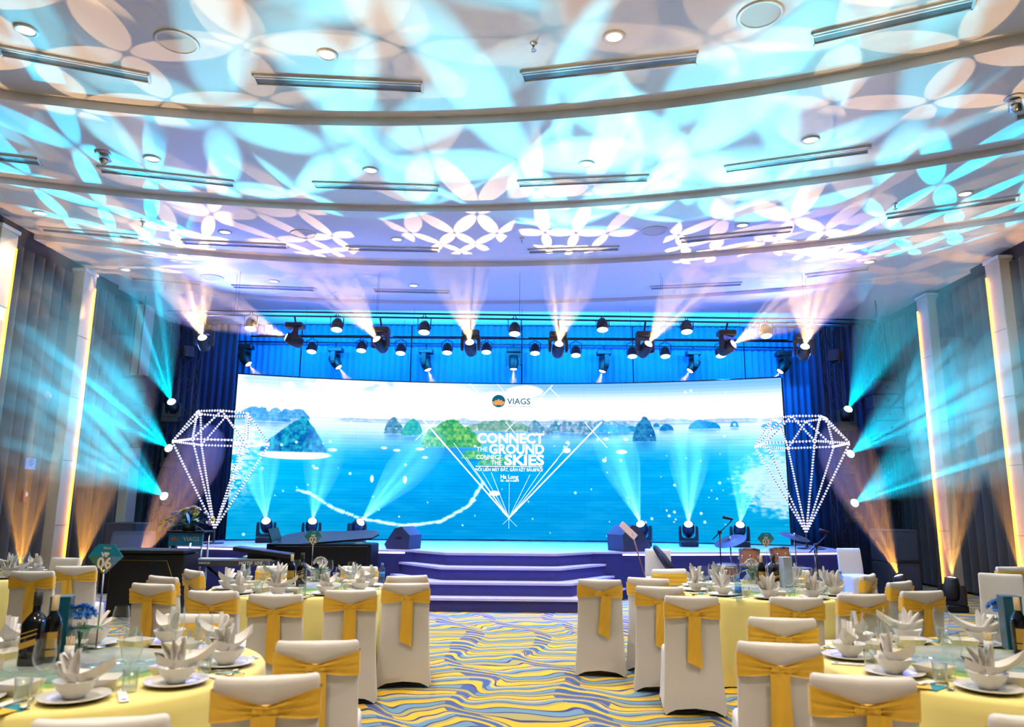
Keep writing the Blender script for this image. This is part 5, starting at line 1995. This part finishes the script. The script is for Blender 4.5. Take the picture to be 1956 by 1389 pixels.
def pick_holder(label, p):
    t = thing('toothpick_holder', label, 'holder', p, 0, 'toothpick holders')
    G().lathe([(0, 0), (.024, 0), (.024, .075), (.021, .075), (.021, .01), (0, .01)], 16).build('cup', M_PORC, t)
    for i in range(8):
        a = i * .8
        G().tube([(.008 * math.cos(a), .008 * math.sin(a), .012), (.019 * math.cos(a), .019 * math.sin(a), .12)], .0025, 5).build('toothpick', M_STICK, t)


NA, NB, NC, ND, NE = 'front left table', 'second left table', 'second right table', 'front right table', 'far left table'
for nm, c, rot in ((NA, TA, .15), (NB, TB, .3), (NC, TC, .1), (ND, TD, .42)):
    table(nm, c, rot * 5)
    lazy_susan(nm, c)
    settings(nm, c, rot)
table(NE, TE, 2.0)
settings(NE, TE, .3, (0, 1, 2, 8, 9))
for q in PROTOS:
    for c in list(q.children_recursive) + [q]:
        bpy.data.objects.remove(c)


def onsusan(c, dx, dy):
    return (c[0] + dx, c[1] + dy, SZT)


def pz(x, y, z=SZT):
    p_ = atz(x, y, z)
    return (p_.x, p_.y, z)


# front left table
square_bottle('dark square whisky bottle with slanted gold label on the front left table', pz(58, 1270), .05, 1.08)
round_bottle('dark bottle with gold rectangular label on the front left table', pz(93, 1264), .1, 1.05)
gift_box('tall dark teal gift box behind the bottles on the front left table', pz(108, 1250), .3)
vase('blue flowers with a big green leaf in a glass vase on the front left table', pz(150, 1243), 'blue')
pick_holder('white toothpick holder beside the vase on the front left table', pz(130, 1262))
p6_ = pz(183, 1238)
table_sign('teal diamond sign reading VIP 06 on a thin rod, front left table', p6_, at(197, 1040, p6_[1]).z, '06', .205)
# second left table
round_bottle('bottle with cream neck and gold label on the second left table', pz(555, 1116), .0, .95)
square_bottle('dark whisky bottle with slanted label on the second left table', pz(575, 1120), -.1, .98)
b2 = pz(594, 1108)
table_sign('teal diamond sign reading 02 on a thin rod, second left table', b2, at(596, 1013, b2[1]).z, '02', .2)
vase('small white flowers in a vase on the second left table', pz(610, 1110), 'white')
pick_holder('white toothpick holder on the second left table', pz(540, 1122))
water_bottle('small water bottle with blue cap at the right rim of the second left table', pz(729, 1112, TZ + .002))
# second right table
round_bottle('bottle with gold rectangular label on the second right table', pz(1456, 1118), .0, .98)
square_bottle('dark whisky bottle with slanted gold label on the second right table', pz(1480, 1120), .1, .98)
gift_box('pale reflecting gift box right of the bottles on the second right table', pz(1503, 1122), .2, mat('pale_foil_box', (196, 208, 226), .25, metal=.3))
vase('white flowers with green leaves in a vase on the second right table', pz(1437, 1112), 'white')
b3 = pz(1467, 1108)
table_sign('small diamond sign on a thin rod behind the bottles, second right table', b3, at(1468, 1018, b3[1]).z, '03', .2)
water_bottle('small water bottle with blue cap near the aisle on the second right table', pz(1411, 1145, TZ + .002))
water_bottle('small water bottle with blue label at the right of the second right table', pz(1607, 1130, TZ + .002))
# front right table
vase('green leafed flowers in a vase on the front right table', pz(1915, 1222), 'blue')
gift_box('tall dark teal gift box on the front right table', pz(1938, 1240), -.2)
round_bottle('dark bottle at the right picture edge on the front right table', pz(1953, 1250), 0, 1.0)
pick_holder('white toothpick holder on the front right table', pz(1890, 1250))

# bag and pole on the chair by the steps
t = thing('instrument_bag', 'long black instrument bag leaning on the plain chair beside the steps', 'bag', (2.36, 13.08, .478), 0)
G().tube([(.2, -.06, .07), (.12, -.02, .2), (.03, .03, .34), (-.06, .08, .47), (-.08, .09, .51)], [.06, .075, .07, .05, .02], 12).build('body', mat('black_nylon', (16, 22, 38), .6), t)
G().tube([(.1, -.1, .16), (.03, -.08, .27), (-.02, -.02, .38)], .01, 6).build('strap', M_BLACK, t)
w0, w1 = at(1238, 1092, 12.85), at(1207, 1014, 12.95)
t = thing('music_stand', 'slim stand with a tilted wooden desk left of the plain chair', 'music stand', (w0.x, 12.85, 0), 0)
dx = w1.x - w0.x
G().tube([(0, 0, .3), (dx, .1, w1.z - .04)], .012, 8).build('pole', mat('brown_wood_pole', (120, 76, 58), .5), t)
for k in range(3):
    a = k * 2.09 + .4
    G().tube([(0, 0, .34), (.25 * math.cos(a), .25 * math.sin(a), .012)], .01, 6).build('leg', M_BLACK, t)
G().box((dx - .06, .1, w1.z), (.34, .02, .12), M=Matrix.Rotation(.75, 4, 'Y') @ Matrix.Rotation(-.4, 4, 'X'), bev=.004).build('desk', mat('pinkish_wood', (206, 176, 170), .5), t)
